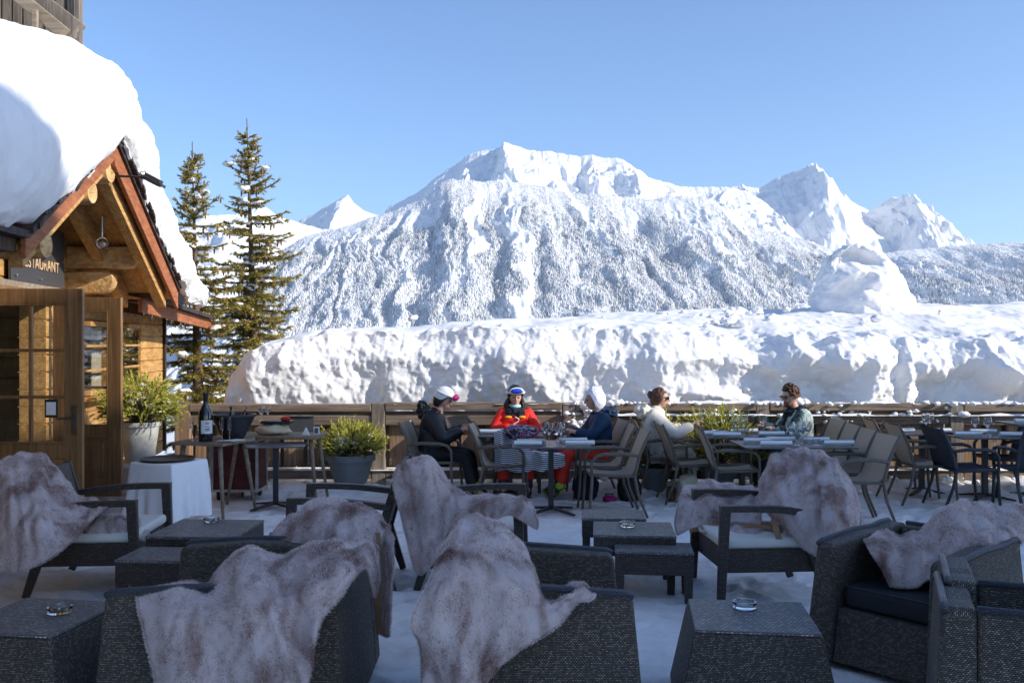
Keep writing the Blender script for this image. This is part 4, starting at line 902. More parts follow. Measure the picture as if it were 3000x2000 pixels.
leg_table((.83, 7.86, 0), R_(-4), 'farthest of the three nested woven tables, right of the central armchairs', .51, .42, .43)
leg_table((.92, 7.25, 0), R_(-5), 'middle one of the three nested woven tables, carrying a glass ashtray', .60, .54, .43)
leg_table((1.02, 6.92-.02, 0), R_(-6), 'nearest and lowest of the three nested woven tables', .55, .34, .365, .15)
def ashtray(loc, label, r=.062):
    t = thing('ashtray', loc, 0, label, 'ashtray', 'glass ashtrays on the low tables')
    mb = MB(); mb.lathe([(0, .002), (r*.85, .002), (r, .008), (r*1.0, .036), (r*.80, .036), (r*.72, .014), (0, .012)], loc, 28); mb.build('dish', M['glass_clear'], t, sm=True, autosm=30)
    for k in range(4):
        a = k*math.pi/2+.4; mb = MB(); mb.box((loc[0]+r*.9*math.cos(a), loc[1]+r*.9*math.sin(a), loc[2]+.037), (r*.2, r*.16, .006), (0, 0, a)); mb.build('notch', M['silver'], t)
def zt(p, z): return G(p[0], p[1], z)
for p, z, lb in (((175, 1795), .456, 'round glass ashtray on the bottom left cube table'), ((2182, 1780), .456, 'round glass ashtray on the cube table at bottom right'), ((1838, 1542), .436, 'round glass ashtray on the middle table of the nest'), ((620, 1528), .436, 'round glass ashtray on the low table before the white cloth')):
    q = zt(p, z); ashtray((q.x, q.y, z), lb)
# ---------------------------------------------------------------- fur throws
def m_fur():
    m = NT('fur'); m.set(.75, .15); at = m.n('ShaderNodeAttribute', _attribute_name='tone')
    m.col(m.ramp(at.outputs['Fac'], [(0.0, (.13, .065, .05)), (.25, (.40, .25, .21)), (.55, (.75, .63, .60)), (1.0, (.97, .89, .86))]))
    tl = m.n('ShaderNodeBsdfTranslucent'); m.link(m.b.inputs['Base Color'].links[0].from_socket, tl.inputs[0]); mx = m.n('ShaderNodeMixShader'); mx.inputs[0].default_value = .35; m.link(m.b.outputs[0], mx.inputs[1]); m.link(tl.outputs[0], mx.inputs[2]); m.link(mx.outputs[0], m.out.inputs[0])
    m.b.inputs['Sheen Weight'].default_value = .3; m.b.inputs['Sheen Roughness'].default_value = .4; return m.mat
M['fur'] = m_fur(); M['suede'] = plain('tan_suede', (.36, .21, .12), .85, .1, var=.25, sc=7)
def catmull(Pk, n):               # Pk (k, ..., 3) -> n samples along the first axis
    Pk = np.asarray(Pk, float); k = len(Pk); E = np.concatenate([2*Pk[:1]-Pk[1:2], Pk, 2*Pk[-1:]-Pk[-2:-1]], 0)
    u = np.linspace(0, k-1-1e-9, n); i = u.astype(int); t = (u-i).reshape((-1,)+(1,)*(Pk.ndim-1))
    a, b, c, d = E[i], E[i+1], E[i+2], E[i+3]
    return .5*((2*b)+(-a+c)*t+(2*a-5*b+4*c-d)*t*t+(-a+3*b-3*c+d)*t**3)
def fur_on(V, Nn, A, tone_f, n, length, seed, flow):
    """strands scattered over a grid patch; V, Nn (r, c, 3); A cell areas"""
    r = np.random.default_rng(seed); nr, nc = V.shape[:2]; cell = r.choice((nr-1)*(nc-1), n, p=(A/A.sum()).ravel()); i, j = cell//(nc-1), cell % (nc-1); a, b = r.random(n)[:, None], r.random(n)[:, None]
    def smp(Q): return Q[i, j]*(1-a)*(1-b)+Q[i+1, j]*a*(1-b)+Q[i, j+1]*(1-a)*b+Q[i+1, j+1]*a*b
    p = smp(V); nn = smp(Nn); nn /= np.linalg.norm(nn, axis=1)[:, None]; dn = V[i+1, j]-V[i, j]; dn /= np.linalg.norm(dn, axis=1)[:, None]+1e-9
    sw = np.stack([noise3(p[:, 0]*6, p[:, 1]*6, p[:, 2]*6+k*9+seed) for k in range(3)], 1)
    d = nn*.75+dn*flow+sw*.9+r.normal(0, .28, (n, 3)); d /= np.linalg.norm(d, axis=1)[:, None]
    L = length*r.uniform(.6, 1.25, n)[:, None]; s = np.cross(d, nn+r.normal(0, .3, (n, 3))); s /= np.linalg.norm(s, axis=1)[:, None]+1e-9; w_ = .0020
    q = p-nn*.004; Vt = np.stack([q-s*w_, q+s*w_, q+d*L], 1).reshape(-1, 3); tb = tone_f(p)
    tb = np.where(r.random(n) < np.clip((.95-tb)*1.0, .07, .75), tb*.45, np.minimum(1, tb+.12)); tn = np.stack([tb*.7, tb*.7, np.clip(tb*1.03+.08+r.normal(0, .20, n), 0, 1)], 1).ravel()
    return Vt, tn, np.repeat(nn+d*.35, 3, 0)
def fur_throw(label, cols_list, seed, dens=60000, length=.015, folds=.02, fold_n=5.0, shift=0.0, corner=None, lining=(), suede=1):
    t = None; parts = []
    for gi, cols in enumerate(cols_list):
        C = np.array([[tuple(P(x, y, D+shift)) for (x, y, D) in c] for c in cols])       # (columns, rows, 3)
        nc, nr = 130 if len(cols) > 5 else 80, 100
        Q = catmull(C, nc); Q = catmull(Q.transpose(1, 0, 2), nr)                          # (rows, cols, 3)
        du = np.gradient(Q, axis=1); dv = np.gradient(Q, axis=0); N = np.cross(du, dv); N /= np.linalg.norm(N, axis=2)[..., None]+1e-9
        mid = N[nr//2, nc//2]; 
        if mid.dot(-Q[nr//2, nc//2]+np.array([0, 0, 3.])) < 0: N = -N
        U = np.linspace(0, 1, nc)[None, :]*fold_n*(1 if len(cols) > 5 else .6); Vv = np.linspace(0, 1, nr)[:, None]
        f = noise3(U*1.6+seed+.5*noise3(U, Vv*2, seed+4), Vv*1.1, seed*1.3)+.5*noise3(U*3.3+seed, Vv*1.6, 4.4+seed)+.35*fbm(Q[..., 0]*7, Q[..., 1]*7, Q[..., 2]*7, o=3)
        ed = np.clip(np.minimum(Vv, 1-Vv)*5, .3, 1)*np.clip(np.minimum(U/U.max(), 1-U/U.max())*6, .3, 1)
        Q = Q+N*(f*folds*ed)[..., None]
        du = np.gradient(Q, axis=1); dv = np.gradient(Q, axis=0); N2 = np.cross(du, dv); N2 /= np.linalg.norm(N2, axis=2)[..., None]+1e-9
        if (N2*N).sum() < 0: N2 = -N2
        A = np.linalg.norm(np.cross(Q[1:, :-1]-Q[:-1, :-1], Q[:-1, 1:]-Q[:-1, :-1]), axis=2)
        def tone_f(p, s=seed):
            w1 = fbm(p[:, 0]*2.2, p[:, 1]*2.2, p[:, 2]*2.2+s, o=2)
            m1 = noise3(p[:, 0]*8.5+1.6*w1+s, p[:, 1]*5, p[:, 2]*1.7); m2 = fbm(p[:, 0]*15, p[:, 1]*15, p[:, 2]*9+s, o=5, g=.72)
            m3 = noise3(p[:, 0]*13+s*2, p[:, 1]*6, p[:, 2]*3.0)
            v = .80+.24*m2-.40*smooth(-.12, .6, m1+.45*m2)-.20*smooth(.1, .7, m3+.3*m2)-.10*np.maximum(0, w1)
            return np.clip(v, .12, 1.0)
        # body: top sheet, under sheet and rim
        th = .007; top = Q; bot = Q-N2*th; n = nr*nc; V = np.concatenate([top.reshape(-1, 3), bot.reshape(-1, 3)])
        F1 = gridfaces(nr, nc); F2 = F1[:, ::-1]+n; ring = np.concatenate([np.arange(nc), np.arange(1, nr)*nc+nc-1, (nr-1)*nc+np.arange(nc-2, -1, -1), np.arange(nr-2, 0, -1)*nc]); r2 = np.roll(ring, -1)
        F3 = np.stack([ring, ring+n, r2+n, r2], 1); Fq = np.concatenate([F1, F2, F3])
        tb = tone_f(V)*.8; mi = np.concatenate([np.zeros(len(F1)), np.ones(len(F2))*suede, np.zeros(len(F3))]).astype(int)
        ns = int(A.sum()*dens); Vt, tn, nt3 = fur_on(Q, N2, A, tone_f, ns, length, seed+gi, .55)
        # rim strands
        rim = Q.reshape(-1, 3)[ring]; out = rim-Q[nr//2, nc//2]; out /= np.linalg.norm(out, axis=1)[:, None]; k = 14; r = np.random.default_rng(seed); B = np.repeat(rim, k, 0); O = np.repeat(out, k, 0); nxt = np.repeat(Q.reshape(-1, 3)[r2]-rim, k, 0)
        B = B+nxt*r.random((len(B), 1)); d = O*.5+r.normal(0, .45, B.shape)+np.repeat(N2.reshape(-1, 3)[ring], k, 0)*.3; d /= np.linalg.norm(d, axis=1)[:, None]; s = np.cross(d, r.normal(size=B.shape)); s /= np.linalg.norm(s, axis=1)[:, None]
        Ve = np.stack([B-s*.0016, B+s*.0016, B+d*length*r.uniform(.6, 1.2, (len(B), 1))], 1).reshape(-1, 3); te = tone_f(B); te = np.stack([te*.5, te*.5, np.clip(te*1.1+.05, 0, 1)], 1).ravel()
        Vall = np.concatenate([V, Vt, Ve]); tri = np.arange(len(Vt)+len(Ve)).reshape(-1, 3)+len(V)
        me = bpy.data.meshes.new('fur_throw'); nf4, nf3 = len(Fq), len(tri)
        me.vertices.add(len(Vall)); me.vertices.foreach_set('co', Vall.astype(np.float32).ravel()); me.loops.add(nf4*4+nf3*3); me.loops.foreach_set('vertex_index', np.concatenate([Fq.ravel(), tri.ravel()]).astype(np.int32))
        me.polygons.add(nf4+nf3); me.polygons.foreach_set('loop_start', np.concatenate([np.arange(nf4)*4, nf4*4+np.arange(nf3)*3]).astype(np.int32)); me.update(calc_edges=True)
        at = me.attributes.new('tone', 'FLOAT', 'POINT'); at.data.foreach_set('value', np.concatenate([tb, tn, te]).astype(np.float32))
        me.materials.append(M['fur']); me.materials.append(M['suede']); me.polygons.foreach_set('material_index', np.concatenate([mi, np.zeros(nf3)]).astype(np.int32))
        me.polygons.foreach_set('use_smooth', np.concatenate([np.ones(nf4), np.zeros(nf3)]).astype(bool))
        parts.append((me, Q))
    base = parts[0][1].reshape(-1, 3); lo = base[base[:, 2].argmin()]
    t = thing('fur_throw', (float(base[:, 0].mean()), float(base[:, 1].mean()), float(lo[2])), 0, label, 'fur throw', 'fur throws draped over the lounge chairs')
    for k, (me, _) in enumerate(parts):
        me.transform(MW[t].inverted()); o = bpy.data.objects.new('pelt' if k == 0 else 'pelt_fold', me); COL.objects.link(o); o.parent = t; me.name = o.name
    for pts, wd, lift in lining:
        mb = MB(); L = [P(x, y, D+shift) for x, y, D in pts]; R2 = [P(x+wd, y+lift, D+shift) for x, y, D in pts]
        mb.add(L+R2, [(i, i+1, len(L)+i+1, len(L)+i) for i in range(len(L)-1)]); mb.build('lining', M['suede'], t, sm=True)
    return t
fur_throw('large pale grey brown fur throw spread over the lower left tub armchair', [[
 [(415, 1765, 4.75), (400, 1735, 4.42), (412, 1800, 4.3), (437, 1900, 4.25), (475, 2060, 4.18)],
 [(500, 1750, 4.8), (500, 1722, 4.44), (505, 1810, 4.2), (520, 1920, 4.15), (560, 2070, 4.1)],
 [(600, 1730, 4.85), (598, 1702, 4.47), (600, 1800, 4.2), (620, 1920, 4.15), (650, 2080, 4.15)],
 [(690, 1660, 4.9), (668, 1640, 4.52), (690, 1760, 4.15), (720, 1900, 4.12), (750, 2080, 4.08)],
 [(745, 1635, 4.95), (740, 1606, 4.55), (775, 1750, 4.1), (820, 1900, 4.05), (850, 2080, 4.0)],
 [(830, 1655, 5.0), (822, 1630, 4.5), (850, 1740, 4.17), (880, 1860, 4.15), (903, 2000, 4.12)],
 [(920, 1620, 5.05), (910, 1600, 4.55), (930, 1690, 4.2), (940, 1760, 4.15), (935, 1835, 4.15)],
 [(1010, 1600, 5.1), (1000, 1580, 4.62), (1010, 1640, 4.3), (1010, 1690, 4.22), (1000, 1745, 4.2)],
 [(1070, 1600, 5.2), (1072, 1572, 4.82), (1070, 1610, 4.5), (1070, 1640, 4.35), (1068, 1665, 4.3)],
 [(1095, 1610, 5.3), (1102, 1602, 4.95), (1106, 1650, 4.75), (1110, 1700, 4.7), (1096, 1748, 4.7)]]], 3, folds=.042)
fur_throw('fur throw showing its tan lining in a long hanging strip, left of centre', [[
 [(800, 1605, 5.8), (795, 1562, 5.6), (790, 1610, 5.45), (788, 1690, 5.4)],
 [(850, 1545, 5.85), (848, 1512, 5.65), (845, 1580, 5.42), (845, 1690, 5.35)],
 [(900, 1525, 5.9), (900, 1484, 5.65), (905, 1560, 5.38), (905, 1690, 5.3)],
 [(950, 1495, 5.95), (952, 1457, 5.65), (955, 1540, 5.33), (955, 1690, 5.25)],
 [(1020, 1505, 5.95), (1020, 1470, 5.65), (1020, 1550, 5.38), (1020, 1690, 5.3)],
 [(1090, 1535, 5.9), (1088, 1497, 5.6), (1078, 1570, 5.42), (1070, 1700, 5.35)],
 [(1130, 1570, 5.85), (1136, 1545, 5.55), (1110, 1600, 5.45), (1080, 1700, 5.45)]],
 [[(1102, 1520, 5.56), (1112, 1600, 5.56), (1112, 1730, 5.56), (1106, 1850, 5.56)],
  [(1128, 1535, 5.5), (1138, 1600, 5.5), (1140, 1730, 5.5), (1134, 1862, 5.5)],
  [(1140, 1560, 5.56), (1148, 1610, 5.56), (1149, 1730, 5.56), (1142, 1850, 5.56)]]],
 7, folds=.034, fold_n=4, lining=[([(1072, 1560, 5.44), (1074, 1640, 5.44), (1076, 1740, 5.44), (1076, 1855, 5.44)], 42, 0), ([(850, 1545, 5.5), (858, 1590, 5.5)], 46, 5)])
fur_throw('dark mottled fur throw hanging over the central armchair near the diners', [[
 [(1175, 1380, 7.35), (1168, 1364, 7.05), (1153, 1412, 6.93), (1172, 1500, 6.92), (1198, 1610, 6.92), (1215, 1672, 6.92)],
 [(1228, 1350, 7.45), (1222, 1333, 7.05), (1200, 1420, 6.9), (1215, 1520, 6.95), (1232, 1610, 6.95), (1240, 1680, 6.95)],
 [(1262, 1355, 7.45), (1258, 1338, 7.05), (1262, 1430, 6.9), (1272, 1520, 6.95), (1280, 1590, 6.95), (1286, 1630, 6.95)],
 [(1300, 1405, 7.4), (1300, 1390, 7.2), (1315, 1450, 7.0), (1325, 1510, 6.95), (1330, 1560, 6.95), (1335, 1590, 6.95)],
 [(1350, 1455, 7.3), (1350, 1444, 7.1), (1360, 1480, 6.95), (1370, 1520, 6.93), (1375, 1555, 6.93), (1380, 1590, 6.93)],
 [(1450, 1465, 7.25), (1450, 1453, 7.05), (1450, 1472, 6.93), (1445, 1500, 6.92), (1440, 1530, 6.92), (1425, 1560, 6.92)],
 [(1518, 1460, 7.25), (1516, 1449, 7.05), (1520, 1462, 6.93), (1510, 1478, 6.9), (1498, 1494, 6.9), (1485, 1508, 6.9)],
 [(1552, 1485, 7.2), (1550, 1465, 7.05), (1562, 1490, 6.93), (1570, 1512, 6.92), (1576, 1532, 6.92), (1572, 1550, 6.92)]]], 11, folds=.042)
fur_throw('pale fur throw with a dark brown stripe down its fold at bottom centre', [[
 [(1300, 1645, 4.95), (1288, 1612, 4.6), (1262, 1690, 4.2), (1204, 1822, 4.15), (1232, 1900, 4.25), (1235, 2070, 4.2)],
 [(1330, 1600, 5.05), (1318, 1550, 4.75), (1300, 1680, 4.15), (1275, 1830, 4.1), (1290, 1930, 4.2), (1300, 2080, 4.15)],
 [(1370, 1570, 5.1), (1366, 1520, 4.78), (1350, 1660, 4.15), (1345, 1830, 4.12), (1350, 1930, 4.08), (1350, 2080, 4.05)],
 [(1420, 1560, 5.1), (1415, 1511, 4.82), (1420, 1650, 4.2), (1420, 1830, 4.18), (1402, 1950, 4.2), (1395, 2050, 4.2)],
 [(1470, 1575, 5.1), (1468, 1527, 4.82), (1490, 1680, 4.2), (1490, 1800, 4.18), (1470, 1880, 4.18), (1455, 1955, 4.2)],
 [(1520, 1625, 5.0), (1515, 1588, 4.75), (1545, 1705, 4.22), (1550, 1780, 4.22), (1540, 1840, 4.2), (1520, 1903, 4.22)],
 [(1580, 1722, 4.75), (1580, 1702, 4.6), (1600, 1748, 4.3), (1605, 1780, 4.25), (1600, 1815, 4.22), (1590, 1858, 4.24)],
 [(1650, 1730, 4.65), (1650, 1714, 4.5), (1660, 1740, 4.28), (1660, 1760, 4.26), (1655, 1785, 4.25), (1645, 1818, 4.25)],
 [(1700, 1732, 4.6), (1700, 1712, 4.48), (1706, 1722, 4.32), (1704, 1732, 4.28), (1700, 1748, 4.26), (1690, 1765, 4.25)],
 [(1728, 1748, 4.58), (1738, 1735, 4.46), (1741, 1738, 4.36), (1739, 1744, 4.31), (1733, 1750, 4.29), (1722, 1757, 4.28)]]], 19, folds=.028, suede=0)
fur_throw('fur throw heaped over the back and arm of the cream seated armchair at right', [[
 [(2230, 1440, 7.55), (2226, 1408, 7.42), (2228, 1450, 7.2), (2235, 1480, 7.05), (2250, 1500, 7.0), (2262, 1515, 7.0)],
 [(2250, 1390, 7.6), (2246, 1360, 7.42), (2260, 1420, 7.15), (2275, 1480, 6.9), (2290, 1510, 6.85), (2300, 1545, 6.85)],
 [(2290, 1345, 7.6), (2288, 1324, 7.42), (2305, 1400, 7.1), (2320, 1480, 6.8), (2335, 1540, 6.72), (2345, 1595, 6.72)],
 [(2335, 1330, 7.6), (2335, 1313, 7.38), (2350, 1400, 7.0), (2370, 1490, 6.7), (2385, 1560, 6.62), (2395, 1628, 6.62)],
 [(2390, 1335, 7.5), (2392, 1316, 7.25), (2400, 1400, 6.85), (2410, 1490, 6.6), (2415, 1570, 6.55), (2418, 1642, 6.55)],
 [(2430, 1360, 7.4), (2434, 1342, 7.1), (2445, 1410, 6.78), (2455, 1490, 6.6), (2460, 1550, 6.56), (2455, 1605, 6.58)],
 [(2465, 1395, 7.3), (2470, 1380, 7.0), (2490, 1430, 6.8), (2505, 1490, 6.7), (2505, 1540, 6.68), (2495, 1590, 6.7)],
 [(2490, 1430, 7.3), (2503, 1442, 7.05), (2516, 1480, 6.95), (2521, 1520, 6.9), (2512, 1555, 6.9), (2505, 1580, 6.9)]],
 [[(2000, 1450, 7.9), (2008, 1422, 7.75), (1989, 1470, 7.45), (1977, 1528, 7.35), (1985, 1566, 7.3)],
  [(2050, 1428, 8.0), (2045, 1412, 7.75), (2040, 1460, 7.42), (2035, 1510, 7.34), (2030, 1545, 7.3)],
  [(2120, 1428, 8.0), (2120, 1415, 7.75), (2115, 1460, 7.45), (2110, 1500, 7.36), (2100, 1530, 7.3)],
  [(2190, 1433, 7.9), (2190, 1422, 7.7), (2185, 1465, 7.4), (2180, 1500, 7.3), (2175, 1530, 7.2)],
  [(2238, 1442, 7.8), (2234, 1430, 7.6), (2230, 1470, 7.3), (2230, 1505, 7.15), (2230, 1535, 7.1)]],
 [[(2060, 1533, 7.4), (2050, 1545, 7.25), (2056, 1556, 7.16)], [(2150, 1535, 7.3), (2150, 1555, 7.05), (2150, 1570, 6.98)], [(2250, 1538, 7.2), (2250, 1565, 6.93), (2250, 1582, 6.88)], [(2305, 1540, 7.1), (2312, 1572, 6.86), (2320, 1592, 6.83)]]],
 23, folds=.042, lining=[([(2020, 1548, 7.3), (2100, 1533, 7.25), (2180, 1533, 7.15), (2260, 1538, 7.0)], 0, 12), ([(2258, 1520, 6.82), (2268, 1560, 6.8), (2276, 1590, 6.78)], 18, 0)])
fur_throw('rosy fur throw lying over the back of the open fronted tub armchair', [[
 [(2545, 1600, 5.7), (2536, 1582, 5.6), (2555, 1618, 5.45), (2588, 1670, 5.4), (2610, 1715, 5.35)],
 [(2590, 1575, 5.8), (2585, 1560, 5.65), (2600, 1620, 5.45), (2625, 1680, 5.35), (2640, 1718, 5.32)],
 [(2650, 1575, 5.8), (2650, 1563, 5.65), (2660, 1620, 5.45), (2670, 1680, 5.35), (2680, 1718, 5.32)],
 [(2705, 1572, 5.8), (2703, 1558, 5.65), (2710, 1610, 5.45), (2715, 1660, 5.35), (2717, 1700, 5.3)],
 [(2745, 1515, 5.9), (2736, 1503, 5.72), (2745, 1570, 5.47), (2755, 1640, 5.33), (2760, 1690, 5.3)],
 [(2800, 1485, 5.9), (2797, 1469, 5.72), (2805, 1560, 5.38), (2815, 1640, 5.28), (2820, 1690, 5.25)],
 [(2860, 1490, 5.9), (2860, 1475, 5.72), (2865, 1560, 5.42), (2870, 1640, 5.28), (2875, 1690, 5.25)],
 [(2930, 1500, 5.9), (2925, 1488, 5.72), (2915, 1570, 5.42), (2905, 1630, 5.32), (2900, 1660, 5.28)],
 [(3010, 1500, 5.9), (3010, 1487, 5.72), (2980, 1545, 5.5), (2945, 1590, 5.42), (2925, 1625, 5.35)],
 [(3070, 1500, 5.9), (3075, 1495, 5.75), (3020, 1560, 5.55), (2985, 1600, 5.45), (2958, 1628, 5.4)]]], 29, folds=.036, lining=[([(3020, 1490, 5.62), (2985, 1535, 5.55), (2955, 1575, 5.45)], 16, 4)])
fur_throw('lavender grey fur throw over the far left armchair, hanging to its seat', [[
 [(-20, 1405, 6.95), (-30, 1385, 6.85), (-25, 1450, 6.65), (-20, 1540, 6.55), (-10, 1615, 6.5)],
 [(25, 1355, 7.15), (20, 1343, 7.0), (25, 1430, 6.62), (25, 1540, 6.45), (28, 1672, 6.42)],
 [(75, 1340, 7.35), (72, 1324, 7.15), (70, 1430, 6.68), (80, 1540, 6.45), (95, 1660, 6.42)],
 [(125, 1350, 7.45), (125, 1338, 7.25), (125, 1430, 6.78), (135, 1540, 6.52), (150, 1633, 6.48)],
 [(170, 1392, 7.45), (168, 1380, 7.3), (180, 1450, 6.92), (185, 1530, 6.65), (190, 1602, 6.55)],
 [(225, 1470, 7.35), (225, 1458, 7.15), (230, 1480, 6.92), (230, 1520, 6.8), (230, 1568, 6.7)],
 [(290, 1470, 7.25), (290, 1459, 7.08), (288, 1472, 6.93), (280, 1495, 6.86), (268, 1522, 6.82)],
 [(350, 1480, 7.2), (352, 1470, 7.08), (345, 1474, 6.97), (325, 1480, 6.92), (305, 1484, 6.9)]],
 [[(255, 1530, 7.25), (255, 1538, 7.0), (258, 1590, 6.96)], [(330, 1505, 7.3), (330, 1512, 7.02), (330, 1582, 6.97)], [(390, 1520, 7.45), (392, 1527, 7.12), (392, 1574, 7.02)], [(425, 1550, 7.45), (434, 1560, 7.2), (422, 1582, 7.12)]]], 37, folds=.042)
# ================================================================ DINING AREA
M['frame_taupe'] = plain('taupe_frame', (.14, .112, .088), .5, .4, var=.08)
M['frame_char'] = plain('charcoal_frame', (.035, .038, .045), .5, .4, var=.08)
m = NT('woven_sling'); m.set(.75, .2); co = m.coord('Object', (260, 260, 260)); f = m.noise(co, 1, 2); m.col(m.ramp(f, [(.3, (.40, .31, .22)), (.7, (.55, .44, .33))])); M['sling'] = m.mat
M['sling_dark'] = plain('charcoal_sling', (.04, .043, .05), .7, .2, var=.1)
M['table_dark'] = plain('dark_table_top', (.10, .10, .105), .35, .5, var=.15)
M['napkin'] = plain('white_napkin', (.86, .86, .86), .85, .1, var=.02, sc=20, bump=.3, bsc=30, bd=.004)
def dining_chair(frame, sling, arms=True, slats=False):
    t = thing('dining_chair', (0, 0, 0), 0, 'x', 'chair', 'dining chairs around the set tables'); h = .27
    def add(n, mb, m, **k): return mb.build(n, m, t, local=True, **k)
    for s in (-1, 1):
        y = s*h
        mb = MB(); mb.tube([(.24, y, .45), (.255, y, .2), (.275, y, 0)], [.017, .016, .014], 8, sx=1.4); add('leg', mb, frame, sm=True)
        mb = MB(); mb.tube([(-.20, y, .46), (-.24, y, .25), (-.34, y, 0)], [.017, .016, .014], 8, sx=1.4); add('leg', mb, frame, sm=True)
        mb = MB(); mb.tube([(-.19, y, .42), (-.22, y, .50), (-.26, y, .66), (-.32, y, .80), (-.375, y, .905)], [.018, .018, .018, .017, .014], 8, sx=1.3); add('back_post', mb, frame, sm=True)
        mb = MB(); mb.tube([(-.2, y, .435), (.25, y, .45)], .017, 8, sx=1.3); add('seat_rail', mb, frame, sm=True)
        if arms:
            mb = MB(); mb.tube([(-.255, y*1.03, .645), (-.1, y*1.08, .668), (.12, y*1.08, .665), (.20, y*1.07, .645), (.245, y*1.04, .59), (.25, y, .44)], [.016, .02, .021, .019, .016, .015], 8, sx=1.35); add('armrest', mb, frame, sm=True)
    mb = MB(); mb.tube([(.25, -h, .44), (.25, h, .44)], .015, 8); mb.tube([(-.2, -h, .43), (-.2, h, .43)], .014, 8); add('crossbar', mb, frame, sm=True)
    mb = MB(); prof = [(-.365, .89), (-.32, .79), (-.27, .67), (-.235, .56), (-.205, .48), (-.15, .435), (-.05, .425), (.1, .435), (.21, .452), (.25, .45)]
    wd = h-.015; vs = [(x, y, z) for x, z in prof for y in (-wd, -wd*.5, 0, wd*.5, wd)]; vs = [(x-(.018 if abs(y) < wd*.6 and z > .5 else 0), y, z-(.012 if abs(y) < wd*.6 and z < .5 else 0)) for x, y, z in vs]
    n = len(prof); top = gridfaces(n, 5).tolist(); b = [(x-.006, y, z-.008) for x, y, z in vs]; mb.add(vs, top); mb.add(b, [f[::-1] for f in top]); add('sling_seat', mb, sling, sm=True, fixn=False)
    return t
chairA = dining_chair(M['frame_taupe'], M['sling']); chairB = dining_chair(M['frame_char'], M['sling_dark'])
used = set()
def place(proto, x, y, deg, label):
    c = proto if proto not in used else copy_tree(proto); used.add(proto); c.location = (x, y, .012); c.rotation_euler = (0, 0, R_(deg)); c['label'] = label
for x, y, a, lb in ((-.90, 11.25, -8, 'taupe dining chair under the diner in black'), (-.10, 10.95, -4, 'empty taupe dining chair left of the laid table, its back to the striped blanket'),
    (1.06, 10.22, 183, 'nearest of the two empty chairs right of the central laid table'), (1.00, 10.88, 181, 'farther of the two empty chairs right of the central laid table'),
    (.98, 11.5, 188, 'taupe dining chair holding the diner in the navy jacket'), (1.83, 11.60, -2, 'taupe dining chair under the diner in the cream coat'),
    (2.06, 11.05, 2, 'empty dining chair just behind the cream coated diner, further left of the pair'), (2.43, 10.55, -4, 'empty dining chair nearest the viewer with its seat facing the right laid table'),
    (3.46, 9.72, 183, 'nearest of three taupe chairs in a row, next to the heaped fur throw'), (3.50, 10.34, 180, 'middle of three taupe chairs in a row right of the laid tables'),
    (3.54, 10.96, 178, 'farthest of three taupe chairs in a row right of the laid tables'), (3.62, 11.65, 182, 'dining chair beneath the bearded diner'),
    (4.70, 11.60, -6, 'sunlit empty chair close to the fence, right of the row of three'), (4.72, 10.95, -3, 'empty taupe chair in the open floor, left of the charcoal chairs'),
    (.06, 11.80, -90, 'dining chair behind the diner in the red jacket')):
    place(chairA, x, y, a, lb)
for x, y, a, lb in ((5.02, 10.62, 0, 'charcoal chair seen side on near the right edge'), (5.72, 10.55, 92, 'charcoal chair seen from behind at the right edge'), (5.95, 11.5, 182, 'charcoal chair far back at the right edge by the fence')):
    place(chairB, x, y, a, lb)
def pedestal_table(loc, rz, label, w_=.7, d_=.7, h=.74):
    t = thing('pedestal_table', loc, rz, label, 'table', 'dark pedestal dining tables')
    mb = MB(); mb.box((0, 0, h-.009), (w_, d_, .018)); mb.build('table_top', M['table_dark'], t, local=True, bevel=.004)
    mb = MB(); mb.lathe([(.04, .03), (.04, h-.05), (.13, h-.018)], (0, 0, 0), 4, M=Matrix.Rotation(math.pi/4, 3, 'Z')); mb.build('column', M['black_metal'], t, local=True)
    mb = MB()
    for k in range(4):
        a = math.pi/4+k*math.pi/2; mb.bar((0, 0, .055), (.34*math.cos(a), .34*math.sin(a), .012), .06, .03, wd2=.035, th2=.018)
    mb.build('base', M['black_metal'], t, local=True, bevel=.004); return t
pedestal_table((-.02, 11.42, .01), 0, 'dark table in front of the red jacketed diner', .78, .62)
pedestal_table((.42, 10.30, .01), 0, 'central dark table laid with rolled napkins and glasses', .84, .74)
pedestal_table((2.72, 11.30, .01), 0, 'dark table laid for the cream coated and bearded diners', 1.0, .7)
pedestal_table((3.02, 10.30, .01), 0, 'large dark laid table just behind the heaped fur throw', 1.18, .72)
pedestal_table((4.98, 11.62, .01), 0, 'dark laid table nearest the fence at right', .74, .62)
pedestal_table((5.55, 11.22, .01), 0, 'dark laid table between the charcoal chairs', .82, .66)
pedestal_table((6.25, 11.3, .01), 0, 'taller dark table cut off by the right edge', .8, .6, h=.88)
def napkin(x, y, z, rz, label):
    t = thing('rolled_napkin', (x, y, z), rz, label, 'napkin', 'rolled white napkins on the tables'); L = random.uniform(.28, .33); r = .032
    mb = MB(); n = 14; K = 40; vs = []
    for i in range(9):
        s = i/8; 
        for k in range(K+1):
            a = 4*math.pi*k/K; rr = r*(1-.45*k/K)*(1+.03*math.sin(s*9+a)); vs.append(((s-.5)*L, rr*math.sin(a), r+rr*math.cos(a)*.88))
    mb.add(vs, gridfaces(9, K+1).tolist()); o = mb.build('cloth', M['napkin'], t, local=True, sm=True, fixn=False)
zT = .752
